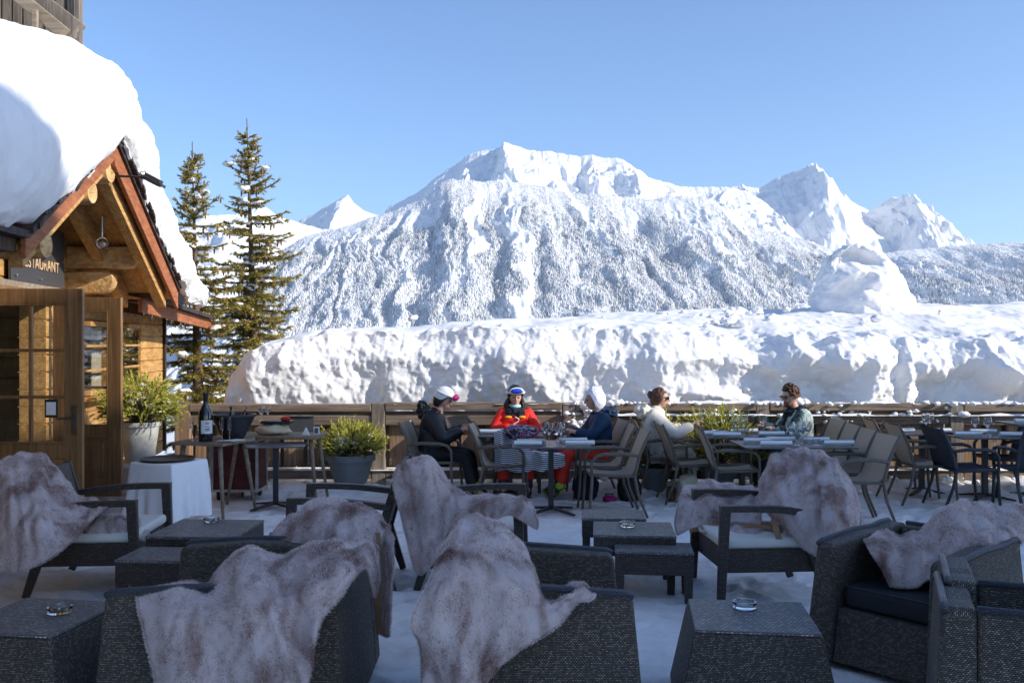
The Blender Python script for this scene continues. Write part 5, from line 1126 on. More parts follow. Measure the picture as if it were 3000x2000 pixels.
tabs = {'central laid table': [(.20, 10.22, 3), (.17, 10.06, -2), (.66, 10.36, 2), (.72, 10.10, 0)], 'table of the red jacketed diner': [(-.26, 11.38, 4)],
 'table of the cream coated diner': [(2.36, 11.18, 0), (2.48, 11.03, -4), (2.78, 11.45, 3), (3.02, 11.12, 2)], 'large table behind the heaped throw': [(2.66, 10.36, 3), (2.78, 10.06, -2), (3.32, 10.44, 2), (3.46, 10.12, -1), (2.95, 10.5, 0)],
 'fence side table at right': [(4.72, 11.55, 2), (5.12, 11.5, 0)], 'table between the charcoal chairs': [(5.3, 11.1, 2), (5.62, 11.4, 0), (5.8, 11.05, -3)], 'taller table at the right edge': [(6.05, 11.2, 0)]}
ordn = ['leftmost', 'second from left', 'second from right', 'rightmost', 'middle']
for tb, L in tabs.items():
    srt = sorted(L); 
    for q in L:
        k = srt.index(q); n = len(L); nm = {1: ['only'], 2: ['left', 'right'], 3: ['left', 'middle', 'right'], 4: ['leftmost', 'second from left', 'second from right', 'rightmost'], 5: ['leftmost', 'second from left', 'middle', 'second from right', 'rightmost']}[n][k]
        napkin(q[0], q[1], .892 if 'taller' in tb else zT, R_(q[2]), f'{nm} rolled white napkin on the {tb}')
def wine_glass(loc, label, s=1.0, kind='wine'):
    t = thing('wine_glass' if kind == 'wine' else 'tumbler' if kind == 'tumbler' else 'champagne_flute', loc, 0, label, 'glass', 'glasses set out on the tables'); mb = MB()
    if kind == 'wine': pr = [(.034, 0), (.034, .003), (.005, .008), (.004, .085), (.02, .098), (.043, .125), (.046, .155), (.035, .20), (.033, .20), (.043, .155), (.040, .127), (.017, .102), (0, .099)]
    elif kind == 'tumbler': pr = [(.028, 0), (.036, .03), (.035, .075), (.033, .075), (.034, .03), (.026, .006), (0, .006)]
    else: pr = [(.032, 0), (.032, .003), (.004, .008), (.004, .10), (.018, .13), (.026, .19), (.022, .25), (.0205, .25), (.024, .19), (.015, .132), (0, .12)]
    mb.lathe([(a*s, b*s) for a, b in pr], loc, 18); mb.build('bowl', M['glass_clear'], t, sm=True, autosm=50)
gl = [(.36, 10.45, 'wine', 1.1, 'back left wine glass of the cluster on the central laid table'), (.50, 10.42, 'wine', 1.1, 'back right wine glass of the cluster on the central laid table'), (.40, 10.28, 'wine', 1.1, 'front left wine glass of the cluster on the central laid table'), (.53, 10.27, 'wine', 1.1, 'front right wine glass of the cluster on the central laid table'), (.33, 10.16, 'tumbler', 1, 'left tumbler on the central laid table'), (.50, 10.12, 'tumbler', 1, 'right tumbler on the central laid table'),
 (2.62, 11.2, 'wine', 1.15, 'left wine glass on the table of the cream coated diner'), (2.73, 11.25, 'wine', 1.15, 'second wine glass on the table of the cream coated diner'), (2.98, 11.35, 'wine', 1.1, 'right wine glass on the table of the cream coated diner'), (3.08, 11.3, 'tumbler', 1, 'small tumbler on the table of the cream coated diner'), (2.62, 11.05, 'tumbler', 1, 'tumbler by the front napkins of the cream coated diner'),
 (3.02, 10.35, 'wine', 1.15, 'left balloon glass on the large table behind the heaped throw'), (3.20, 10.38, 'wine', 1.15, 'right balloon glass on the large table behind the heaped throw'), (3.10, 10.25, 'wine', 1.15, 'middle balloon glass on the large table behind the heaped throw'), (3.02, 10.12, 'tumbler', 1, 'left tumbler on the large table behind the heaped throw'), (3.22, 10.12, 'tumbler', 1, 'right tumbler on the large table behind the heaped throw'),
 (4.98, 11.5, 'wine', 1.2, 'left wine glass on the fence side table at right'), (5.08, 11.62, 'wine', 1.2, 'right wine glass on the fence side table at right'), (5.45, 11.25, 'wine', 1.1, 'left wine glass on the table between the charcoal chairs'), (5.55, 11.15, 'wine', 1.1, 'right wine glass on the table between the charcoal chairs'), (5.50, 11.0, 'tumbler', 1, 'tumbler on the table between the charcoal chairs')]
for x, y, k, s, lb in gl: wine_glass((x, y, zT), lb, s, k)
# candle tumbler, orange drink
t = thing('drink', (2.92, 11.22, zT), 0, 'short glass of orange aperitif on the cream coated diner\'s table', 'drink'); mb = MB(); mb.lathe([(.026, 0), (.03, .09), (.028, .09), (.025, .005), (0, .005)], (2.92, 11.22, zT), 16); mb.build('glass', M['glass_clear'], t, sm=True)
M['orange_drink'] = plain('orange_drink', (.8, .16, .04), .2, .5, var=.05); mb = MB(); mb.lathe([(0, .006), (.024, .006), (.0265, .06), (0, .06)], (2.92, 11.22, zT), 16); mb.build('liquid', M['orange_drink'], t, sm=True)
# ---------------------------------------------------------------- tasting corner at left
M['table_oak'] = m_wood('table_oak', (.20, .15, .10), (.36, .29, .21), 0)
def splay_table(loc, rz, label, w_, d_, h, legs=4):
    t = thing('wooden_table', loc, rz, label, 'table'); mb = MB(); mb.box((0, 0, h-.017), (w_, d_, .034)); mb.build('table_top', M['table_oak'], t, local=True, bevel=.006)
    for sx in (-1, 1):
        for sy in (-1, 1): mb = MB(); mb.tube([(sx*(w_/2-.09), sy*(d_/2-.09), h-.034), (sx*(w_/2-.0), sy*(d_/2-.0), 0)], [.027, .015], 10); mb.build('leg', M['table_oak'], t, local=True, sm=True)
    return t
splay_table((-3.16, 10.15, .01), R_(-14), 'pale wooden splay legged table carrying the big bottle and bucket', .60, .66, .80)
splay_table((-2.70, 11.05, .01), R_(-2), 'pale wooden splay legged table farther back by the fence planter', 1.02, .55, .77)
pedestal_table((-2.62, 10.60, .01), R_(8), 'black pedestal table under the pale wooden tables at left', .66, .5, .70)
# clothed table and tray
def cloth_table():
    loc = (-3.30, 9.2, .0); t = thing('clothed_table', loc, R_(-22), 'small table draped to the floor in a white tablecloth', 'table'); 
    mb = MB(); mb.lathe([(.03, .02), (.03, .66)], (0, 0, 0), 10); mb.lathe([(.2, 0), (.2, .02)], (0, 0, 0), 20); mb.build('base', M['black_metal'], t, local=True)
    n = 200; r = np.linspace(0, 1, 46); th = np.linspace(0, 2*np.pi, n, endpoint=False); Rr, T = np.meshgrid(r, th, indexing='ij')
    sq = 1/np.maximum(np.abs(np.cos(T)), np.abs(np.sin(T))); a = .265; top = np.clip(Rr/.36, 0, 1); dn = np.clip((Rr-.36)/.64, 0, 1)
    rad = a*sq**(.8)*top; cor = (np.abs(np.sin(2*T)))**3
    rad = rad+dn*(.035+.05*cor+(.018+.03*cor)*np.sin(T*13+np.sin(T*3)*2)*dn)
    Z = .705-dn*(.50+.06*cor+.015*np.sin(T*4+1)); Z = np.where(dn <= 0, .705, Z)-.0*top
    V = np.stack([rad*np.cos(T), rad*np.sin(T), Z], -1).reshape(-1, 3)
    i = np.arange(45)[:, None]*n+np.arange(n)[None]; j = np.arange(45)[:, None]*n+(np.arange(n)+1)[None] % n; Fq = np.stack([i, j, j+n, i+n], -1).reshape(-1, 4)
    V = (np.array(MW[t].to_3x3()) @ V.T).T+np.array(loc)
    npmesh('tablecloth', V, Fq, M['napkin'], t, sm=True); 
    q = thing('tray', (-3.32, 9.22, .706), 0, 'round black serving tray lying on the white clothed table', 'tray'); mb = MB(); mb.lathe([(0, 0), (.24, 0), (.262, .022), (.256, .022), (.236, .006), (0, .006)], (-3.32, 9.22, .707), 40); mb.build('dish', M['black_metal'], q, sm=True, autosm=40)
cloth_table()
M['bottle_glass'] = plain('dark_bottle_glass', (.010, .014, .016), .06, .8, var=.05); M['label_white'] = plain('bottle_label', (.75, .76, .74), .6, .3, var=.1, sc=30); M['pink_foil'] = plain('pink_foil', (.70, .36, .36), .35, .5)
def bottle(loc, label, s=1.0, rot=None, full=True, foil='black_metal', cat='bottle'):
    t = thing('wine_bottle', loc, 0, label, cat); Mr = Euler(rot).to_matrix() if rot else None
    mb = MB(); mb.lathe([(0, 0), (.046*s, 0), (.048*s, .01), (.048*s, .17*s), (.044*s, .205*s), (.018*s, .255*s), (.0155*s, .27*s)], loc, 24, M=Mr); mb.build('body', M['bottle_glass'], t, sm=True)
    mb = MB(); mb.lathe([(.0165*s, .262*s), (.0165*s, .315*s), (.019*s, .318*s), (.019*s, .33*s), (.0, .332*s)], loc, 20, M=Mr); mb.build('foil', M[foil], t, sm=True, autosm=50)
    if full:
        mb = MB(); vs = []; 
        for i in range(13):
            a = R_(-120+i*8.5+10); 
            for z in (.055, .145): vs.append(Vector(loc)+Vector((.0492*s*math.cos(a), .0492*s*math.sin(a), z*s)))
        mb.add(vs, [(2*i, 2*i+2, 2*i+3, 2*i+1) for i in range(12)]); lb = mb.build('label', M['label_white'], t)
        mb = MB()
        for zz, ww in ((.128, .5), (.118, .3), (.10, .42), (.085, .55), (.075, .38)):
            vs = []
            for i in range(7):
                a = R_(-58-ww*42+i*ww*14)
                for dz in (0, .005): vs.append(Vector(loc)+Vector((.0497*s*math.cos(a), .0497*s*math.sin(a), (zz+dz)*s)))
            mb.add(vs, [(2*i, 2*i+2, 2*i+3, 2*i+1) for i in range(6)])
        mb.build('print', M['frame_char'], lb)
bottle((-3.19, 9.95, .812), 'very large dark magnum bottle with white label on the tasting table', 1.53)
def bucket():
    loc = (-2.98, 10.22, .812); t = thing('champagne_bucket', loc, 0, 'wide black champagne bucket behind the magnum', 'bucket'); mb = MB(); mb.lathe([(.0, 0), (.10, 0), (.12, .02), (.19, .16), (.225, .235), (.24, .24), (.24, .262), (.215, .262), (.18, .16), (.10, .03), (0, .03)], loc, 40); mb.build('bowl', M['black_metal'], t, sm=True, autosm=40)
bucket()
bottle((-3.0, 10.27, .95), 'bottle with a dark top standing in the champagne bucket', .62, (0.05, -.1, 0), False)
bottle((-2.93, 10.26, .93), 'pink foiled bottle leaning in the champagne bucket', .75, (0.0, .38, 0), False, 'pink_foil')
for k, (x, y, lb) in enumerate(((-3.36, 10.02, 'flute at the left edge of the tasting table'), (-3.30, 10.2, 'flute behind the leftmost one on the tasting table'), (-3.27, 9.98, 'flute right beside the magnum, on its left'), (-3.03, 9.98, 'flute right beside the magnum, on its right'), (-2.94, 9.95, 'flute at the right front corner of the tasting table'))): wine_glass((x, y, .812), lb, 1.0, 'flute')
t = thing('papers', (-2.98, 9.98, .812), 0, 'bluish sheets of paper spread at the right of the tasting table', 'papers'); mb = MB()
for k in range(4): mb.box((-2.98+k*.03, 10.0-k*.02, .814+k*.004), (.2, .14, .003), (0, 0, k*.35))
mb.build('sheet', M['paper'], t)
def flight_case():
    c = (-3.22, 11.3, .0); t = thing('flight_case', c, 0, 'dark red flight case with metal edges standing on castors', 'case'); x, y, z0, z1, w_, d_ = -3.22, 11.3, .12, .70, .52, .42
    M['case_red'] = plain('case_red', (.10, .02, .018), .5, .4, var=.4, sc=6)
    mb = MB(); mb.box((x, y, (z0+z1)/2), (w_, d_, z1-z0)); mb.build('body', M['case_red'], t)
    mb = MB()
    for sx in (-1, 1):
        for sy in (-1, 1): mb.box((x+sx*w_/2, y+sy*d_/2, (z0+z1)/2), (.032, .032, z1-z0+.02))
        for z in (z0, z1): mb.box((x+sx*w_/2, y, z), (.03, d_, .03))
    for sy in (-1, 1):
        for z in (z0, z1): mb.box((x, y+sy*d_/2, z), (w_, .03, .03))
    mb.build('edge_trim', M['silver'], t, bevel=.004)
    for sx in (-1, 1):
        for sy in (-1, 1): mb = MB(); q = (x+sx*(w_/2-.06), y+sy*(d_/2-.06)); mb.tube([(q[0]-.014, q[1], .05), (q[0]+.014, q[1], .05)], .045, 16); mb.box((q[0], q[1], .1), (.05, .05, .03)); mb.build('castor', M['black_metal'], t)
    mb = MB(); mb.box((x+.16, y-d_/2-.006, .42), (.05, .012, .07)); mb.build('latch', M['silver'], t)
flight_case()
def back_bits():
    t = thing('basket', (-2.75, 11.0, .785), 0, 'cloth lined bread basket with a black tray on the farther wooden table', 'basket'); mb = MB(); mb.blob((-2.75, 11.0, .84), (.20, .13, .075), 5, 10, .25); mb.build('cloth', M['cloth_cream'], t, sm=True); mb = MB(); mb.box((-2.70, 11.0, .925), (.34, .2, .03)); mb.build('tray', M['black_metal'], t, bevel=.005)
    M['red_cloth'] = plain('red_cloth', (.62, .04, .03), .7, .2); mb = MB(); mb.blob((-2.60, 10.98, .96), (.06, .05, .025), 9, 8, .4); mb.build('red_cloth', M['red_cloth'], t, sm=True)
    for k, (x, y) in enumerate(((-2.86, 10.93), (-2.80, 10.97), (-2.90, 11.02))): wine_glass((x, y, .94), ['front upturned glass on the black basket tray', 'middle upturned glass on the black basket tray', 'left upturned glass on the black basket tray'][k], .85)
    t = thing('tent_card', (-2.36, 10.92, .78), 0, 'white folded tent card on the farther wooden table', 'card'); mb = MB(); mb.prism([(-2.40, 10.92, .781), (-2.32, 10.92, .781), (-2.36, 10.92, .865)], (0, .05, 0)); mb.build('card', M['paper'], t)
    t = thing('picture_frame', (-2.24, 10.95, .78), 0, 'small pale framed picture at the right of the farther wooden table', 'frame'); mb = MB(); mb.box((-2.24, 10.95, .83), (.07, .015, .09)); mb.build('frame', M['paper'], t, bevel=.003); mb = MB(); mb.box((-2.24, 10.94, .83), (.042, .008, .06)); mb.build('picture', M['frame_taupe'], t)
    t = thing('slate_board', (-2.66, 12.06, .60), 0, 'plain grey slate board leaning on the fence', 'board'); mb = MB(); mb.box((-2.66, 12.07, .78), (.32, .02, .26), (R_(-6), 0, 0)); mb.build('slate', M['sign_grey'], t, bevel=.004); mb = MB(); mb.box((-2.66, 12.06, .915), (.33, .03, .012)); mb.build('ledge', M['grey_wood'], t)
back_bits()
# ---------------------------------------------------------------- bags on the floor, blanket, patterned bag
def bag(loc, r, label, mat, seed, name='backpack', strap=True):
    t = thing(name, loc, 0, label, 'bag'); mb = MB(); n = 20
    th = np.linspace(0, np.pi, n)[:, None]; ph = np.linspace(0, 2*np.pi, 2*n, endpoint=False)[None]; x = np.sin(th)*np.cos(ph); y = np.sin(th)*np.sin(ph); z = np.cos(th)+0*ph
    f = 1+.12*fbm(x*1.5+seed, y*1.5, z*1.5, o=3); X = np.sign(x)*np.abs(x)**.7*f*r[0]; Y = np.sign(y)*np.abs(y)**.7*f*r[1]; Z = r[2]+np.sign(z)*np.abs(z)**.8*r[2]*f
    i = np.arange(n-1)[:, None]*2*n+np.arange(2*n)[None]; j = np.arange(n-1)[:, None]*2*n+(np.arange(2*n)+1)[None] % (2*n)
    npmesh('body', np.stack([X+loc[0], Y+loc[1], Z+loc[2]-.01], -1).reshape(-1, 3), np.stack([i, i+2*n, j+2*n, j], -1).reshape(-1, 4), mat, t)
    mb.box((loc[0], loc[1]-r[1]*.98, loc[2]+r[2]*.7), (r[0]*1.15, .03, r[2]*.75)); mb.build('pocket', mat, t, bevel=.012, seg=3)
    if strap: mb = MB(); mb.tube([Vector(loc)+Vector((-.05, 0, r[2]*1.9)), Vector(loc)+Vector((-.02, 0, r[2]*2.25)), Vector(loc)+Vector((.03, 0, r[2]*2.2)), Vector(loc)+Vector((.05, 0, r[2]*1.9))], .008, 6); mb.build('strap', M['black_metal'], t)
M['navy'] = plain('navy_fabric', (.012, .018, .045), .7, .2, var=.2); M['blackf'] = plain('black_fabric', (.012, .012, .014), .65, .3, var=.3, bump=.5, bsc=12, bd=.01); M['magenta'] = plain('magenta_fabric', (.32, .006, .12), .6, .3)
M['tanf'] = plain('cream_canvas', (.55, .48, .36), .75, .2, var=.15); M['brownf'] = plain('brown_plush', (.16, .07, .03), .9, .1, var=.3, bump=.6, bsc=60, bd=.01)
bag((.86, 11.15, .01), (.15, .12, .15), 'dark navy rucksack on the snow under the navy jacketed diner', M['navy'], 3)
bag((1.12, 11.0, .01), (.075, .06, .04), 'small magenta pouch lying between two dark rucksacks', M['magenta'], 5, 'pouch')
bag((1.36, 11.1, .01), (.14, .11, .14), 'black rucksack at the feet of the empty chairs', M['blackf'], 7)
bag((2.02, 10.95, .01), (.12, .12, .17), 'round cream canvas bag on the snow below the cream coated diner', M['tanf'], 9, 'shoulder_bag')
bag((1.84, 11.05, .01), (.055, .05, .09), 'fuzzy brown plush glove bundle beside the cream canvas bag', M['brownf'], 11, 'gloves', False)
def striped():
    m = NT('striped_cloth'); m.set(.8, .15); sp = m.n('ShaderNodeSeparateXYZ'); m.link(m.coord('Object'), sp.inputs[0]); u = m.math('FRACT', m.math('MULTIPLY', m.math('ADD', sp.outputs[2], m.math('MULTIPLY', sp.outputs[0], .10)), 44.0)); f = m.math('GREATER_THAN', u, .5)
    m.col(m.mix(f, (.80, .81, .83), (.02, .028, .09))); M['stripes'] = m.mat
    cols = []
    for k, (x, yt, yb, D) in enumerate([(1448, 1270, 1382, 11.1), (1470, 1262, 1378, 10.98), (1500, 1268, 1380, 11.05), (1530, 1300, 1384, 11.0), (1560, 1320, 1378, 11.06), (1590, 1325, 1380, 11.0), (1620, 1328, 1374, 11.06), (1655, 1330, 1366, 11.0)]):
        cols.append([tuple(P(x, yt-4, D+.25)), tuple(P(x, yt, D+.03)), tuple(P(x, lerp(yt, yb, .35), D-.02*(k % 2))), tuple(P(x+2, lerp(yt, yb, .7), D+.02*(k % 2))), tuple(P(x, yb, D))])
    Q = catmull(np.array(cols), 90); Q = catmull(Q.transpose(1, 0, 2), 40); Q[..., 1] += .02*np.sin(np.linspace(0, 34, 90))[None]*np.linspace(.3, 1, 40)[:, None]
    t = thing('striped_blanket', tuple(Q[-1, 45]), 0, 'navy and white striped blanket hanging over the lap of the red jacketed diner', 'blanket'); npmesh('cloth', Q.reshape(-1, 3), gridfaces(40, 90), M['stripes'], t)
    m = NT('winged_pattern'); m.set(.6, .3); n = m.noise(m.coord('Object', (9, 9, 14)), 1, 2, .5, 1.2); m.col(m.ramp(n, [(.40, (.02, .018, .035)), (.46, (.35, .30, .36)), (.52, (.03, .02, .05)), (.60, (.50, .05, .20))], 'CONSTANT')); M['wings'] = m.mat
    bag((.10, 10.98, .745), (.20, .11, .075), 'dark bag patterned in pink and grey on the table before the red jacketed diner', M['wings'], 13, 'patterned_bag', False)
striped()
# ================================================================ PEOPLE
M['skin'] = plain('skin', (.58, .33, .23), .5, .4, var=.08, sc=20); M['lips'] = plain('lips', (.40, .13, .11), .45, .4); M['eyes'] = plain('eyes', (.03, .02, .02), .2, .6); M['eyewhite'] = plain('eye_white', (.7, .68, .65), .3, .5)
M['jacket_black'] = plain('black_down_jacket', (.012, .012, .014), .45, .45, var=.3, bump=.9, bsc=9, bd=.02)
M['jacket_red'] = plain('red_ski_jacket', (.72, .022, .012), .6, .3, var=.08, bump=.6, bsc=9, bd=.015)
M['jacket_navy'] = plain('navy_jacket', (.010, .035, .085), .6, .3, var=.15, bump=.7, bsc=9, bd=.015)
M['jacket_cream'] = plain('cream_jacket', (.72, .66, .56), .75, .2, var=.05, bump=.8, bsc=8, bd=.02)
m = NT('marled_jacket'); m.set(.8, .2); n = m.noise(m.coord('Object', (7, 7, 5)), 1, 3, .55, .8); m.col(m.ramp(n, [(.36, (.03, .035, .04)), (.48, (.10, .16, .13)), (.56, (.55, .60, .55)), (.66, (.22, .34, .26))])); M['jacket_marl'] = m.mat
M['trouser_black'] = plain('black_trousers', (.012, .012, .015), .6, .3); M['trouser_red'] = plain('red_trousers', (.70, .04, .02), .6, .3); M['trouser_cream'] = plain('cream_trousers', (.58, .54, .47), .8, .2); M['trouser_dark'] = plain('dark_trousers', (.04, .045, .055), .7, .2)
M['hood_white'] = plain('white_hood', (.78, .79, .86), .7, .2, var=.03); M['helmet_white'] = plain('white_helmet', (.78, .78, .78), .3, .5, var=.03); M['helmet_black'] = plain('black_helmet', (.02, .02, .022), .35, .5)
M['hair_dark'] = plain('dark_hair', (.022, .014, .010), .5, .4, var=.4, sc=30, bump=.8, bsc=50, bd=.01); M['hair_brown'] = plain('brown_hair', (.085, .035, .016), .5, .4, var=.35, sc=30, bump=.9, bsc=45, bd=.012)
M['lens_blue'] = plain('blue_lens', (.01, .06, .55), .08, .8); M['lens_pink'] = plain('pink_lens', (.45, .01, .14), .08, .8); M['lens_dark'] = plain('dark_lens', (.01, .008, .008), .08, .8)
M['mask_blue'] = plain('pale_blue_mask', (.45, .68, .74), .8, .1); M['scarf_dark'] = plain('dark_scarf', (.03, .035, .045), .9, .1, var=.4, sc=14); M['yellow'] = plain('yellow_print', (.9, .40, .02), .5, .3)
M['boot_neon'] = None
m = NT('neon_boot'); m.set(.35, .5); n = m.noise(m.coord('Object', (16, 16, 16)), 1, 2, .5, .6); m.col(m.ramp(n, [(.47, (.012, .013, .012)), (.53, (.35, .55, .03))], 'CONSTANT')); M['boot_neon'] = m.mat
M['boot_black'] = plain('black_boot', (.015, .015, .017), .35, .5)
def skin(name, verts, edges, rad, mat, parent, Mx, sub=2, root=0, extra=None):
    me = bpy.data.meshes.new('sk'); me.from_pydata([Mx @ Vector(v) for v in verts], edges, []); o = bpy.data.objects.new('sk', me); COL.objects.link(o)
    md = o.modifiers.new('s', 'SKIN'); md.use_smooth_shade = True
    for i, r in enumerate(rad):
        sv = me.skin_vertices[0].data[i]; sv.radius = (r, r) if not hasattr(r, '__len__') else r; sv.use_root = (i == root)
    s = o.modifiers.new('u', 'SUBSURF'); s.levels = sub; s.render_levels = sub
    dg = bpy.context.evaluated_depsgraph_get(); dg.update(); m2 = bpy.data.meshes.new_from_object(o.evaluated_get(dg)); bpy.data.objects.remove(o); bpy.data.meshes.remove(me)
    if extra:
        bm = bmesh.new(); bm.from_mesh(m2); 
        for e in extra: bm.from_mesh(e)
        m2.clear_geometry(); bm.to_mesh(m2); bm.free()
    m2.materials.clear(); m2.name = name
    o = finish(m2, name, mat, parent, sm=True, fixn=False); return o
def head_mesh(Mh, s=1.0):         # face looks to +x; Mh places the head centre
    n = 36; th = np.linspace(0, np.pi, n)[:, None]; ph = np.linspace(0, 2*np.pi, 2*n, endpoint=False)[None]
    x = np.sin(th)*np.cos(ph); y = np.sin(th)*np.sin(ph); z = np.cos(th)+0*ph
    X = x*.095; Y = y*.074; Z = z*.122; fr = np.clip(x, 0, 1)
    X = np.where(x > 0, X*.92, X); Y = Y*(1-.26*smooth(0, -1, z)*1.0); X = X+.012*smooth(-.35, -.9, z)*fr                     # jaw and chin
    g = lambda a, b, sa, sb: np.exp(-((y-a)/sa)**2-((z-b)/sb)**2)*(x > 0)
    X = X+.030*g(0, -.18, .13, .16)+.012*g(0, .02, .10, .22)-.010*g(.36, .05, .22, .13)-.010*g(-.36, .05, .22, .13)+.008*g(0, .22, .7, .10)+.009*g(0, -.47, .26, .07)+.008*g(0, -.58, .22, .06)-.005*g(0, -.525, .25, .025)+.010*g(0, -.85, .25, .15)
    V = np.stack([X, Y, Z], -1).reshape(-1, 3)*s
    i = np.arange(n-1)[:, None]*2*n+np.arange(2*n)[None]; j = np.arange(n-1)[:, None]*2*n+(np.arange(2*n)+1)[None] % (2*n)
    me = bpy.data.meshes.new('h'); fs = np.stack([i, i+2*n, j+2*n, j], -1).reshape(-1, 4).tolist(); mb = MB(); mb.add([Mh @ Vector(v) for v in V], fs)
    for sd in (-1, 1): mb.blob((0, 0, 0), (.018, .007, .032), 3, 8, .15); k = len(mb.v)-9*16; mb.v[k:] = [tuple(Mh @ (Vector(v)*s+Vector((-.005, sd*.074, -.005))*s)) for v in mb.v[k:]]
    me.from_pydata(mb.v, [], mb.f); return me
def person(loc, deg, label, head, pitch, yaw, J, mats, s=1.0, **kw):
    """local axes: +x the way the body faces, +y its left; J gives joints; z measured from the ground"""
    t = thing('person', (loc[0], loc[1], 0), 0, label, 'person', 'diners seated at the fence tables'); Mx = Matrix.Translation((loc[0], loc[1], 0)) @ Matrix.Rotation(R_(deg), 4, 'Z')
    hp = Vector(head); Mh = Mx @ Matrix.Translation(hp) @ Matrix.Rotation(R_(yaw), 4, 'Z') @ Matrix.Rotation(R_(pitch), 4, 'Y')
    pel, ch, nk = Vector((0, 0, .54)), Vector(J.get('chest', (.02, 0, .86))), Vector(J.get('neck', (.04, 0, 1.03)))
    V = [pel, pel.lerp(ch, .5), ch, nk, hp-Vector((0.01, 0, .03))]; R0 = [(.15, .12), (.14, .11), (.15, .11), .055, .05]; E = [(0, 1), (1, 2), (2, 3), (3, 4)]
    arms = {}
    for sd, k in ((1, 'l'), (-1, 'r')):
        sh = ch+Vector((0, sd*.17, .09)); el, wr = Vector(J[k+'e']), Vector(J[k+'w']); b = len(V); V += [sh, el, wr]; R0 += [.062, .045, .028]; E += [(2, b), (b, b+1), (b+1, b+2)]; arms[k] = (sh, el, wr)
        pd = (wr-el).normalized(); up = Vector((0, 0, 1)); sdv = pd.cross(up).normalized()*(-sd if J.get('flip') else sd); palm = wr+pd*.055; b2 = len(V); V.append(palm); R0.append((.036, .018)); E.append((b+2, b2))
        curl = J.get('curl', .6); dn = Vector(J.get(k+'d', (0, 0, -1)))
        for f in range(4):
            off = sdv*(f-1.5)*.020; L = (.030, .034, .032, .025)[f]; p0 = palm+off+pd*.03; p1 = p0+pd*L+dn*L*curl*.5; p2 = p1+pd*L*.6*(1-curl)+dn*L*.8*curl; c = len(V); V += [p0, p1, p2]; R0 += [.0095, .0088, .0075]; E += [(b2, c), (c, c+1), (c+1, c+2)]
        q0 = wr+pd*.03-sdv*.035+dn*.01; q1 = q0+pd*.03-sdv*.008+dn*.02; c = len(V); V += [q0, q1]; R0 += [.011, .009]; E += [(b2, c), (c, c+1)]
    legs = []
    for sd in (1, -1):
        hpj = pel+Vector((0.04, sd*.09, -.02)); kn = Vector(J.get('lk' if sd > 0 else 'rk', (.42, sd*.13, .52))); an = Vector(J.get('la' if sd > 0 else 'ra', (.38, sd*.13, .12))); b = len(V); V += [hpj, kn, an, an+Vector((.13, 0, -.06))]; R0 += [.085, .058, .042, .035]; E += [(0, b), (b, b+1), (b+1, b+2), (b+2, b+3)]; legs.append((hpj, kn, an))
    hm = head_mesh(Mh, 1.0*s); skin('body', V, E, R0, M['skin'], t, Mx, 2, 0, [hm])
    # jacket: torso and sleeves, puffier
    p = kw.get('puff', 1.0); V = [pel+Vector((0, 0, -.04)), pel.lerp(ch, .45), ch, ch.lerp(nk, .75)]; R1 = [(.175*p, .15*p), (.168*p, .145*p), (.172*p, .135*p), (.085, .08)]; E = [(0, 1), (1, 2), (2, 3)]
    for k, sd in (('l', 1), ('r', -1)):
        sh, el, wr = arms[k]; b = len(V); V += [sh, sh.lerp(el, .55), el, el.lerp(wr, .6), wr-(wr-el).normalized()*.01]; R1 += [.088*p, .078*p, .072*p, .06*p, .050*p]; E += [(2, b), (b, b+1), (b+1, b+2), (b+2, b+3), (b+3, b+4)]
    skin('jacket', V, E, R1, M[mats[0]], t, Mx, 2, 0)
    V = [pel+Vector((0, 0, -.03))]; R1 = [(.155, .13)]; E = []
    for hpj, kn, an in legs: b = len(V); V += [hpj, hpj.lerp(kn, .5), kn, kn.lerp(an, .5), an+Vector((0, 0, .02))]; R1 += [.105, .098, .085, .078, .075]; E += [(0, b), (b, b+1), (b+1, b+2), (b+2, b+3), (b+3, b+4)]
    skin('trousers', V, E, R1, M[mats[1]], t, Mx, 2, 0)
    for hpj, kn, an in legs:
        fw = Vector(J.get('foot', (1, 0, 0))); skin('boot', [an+Vector((0, 0, .14)), an, an+Vector((0, 0, -.055)), an+fw*.09+Vector((0, 0, -.068)), an+fw*.17+Vector((0, 0, -.075))], [(0, 1), (1, 2), (2, 3), (3, 4)], [.072, .068, .06, (.055, .045), (.046, .036)], M[mats[2]], t, Mx, 2, 2)
    def hb(name, fn, mat, par=t, sm=True, **k): mb = MB(); fn(mb); mb.v = [tuple(Mh @ (Vector(v)*s)) for v in mb.v]; return mb.build(name, M[mat], par, sm=sm, **k)
    for sd in (-1, 1): hb('eye', lambda mb: mb.blob((.083, sd*.030, .006), (.009, .014, .008), 1, 8, 0), 'eyes')
    hb('mouth', lambda mb: mb.blob((.093, 0, -.063), (.008, .024, .007), 1, 8, 0), 'lips')
    return t, Mx, Mh, hb
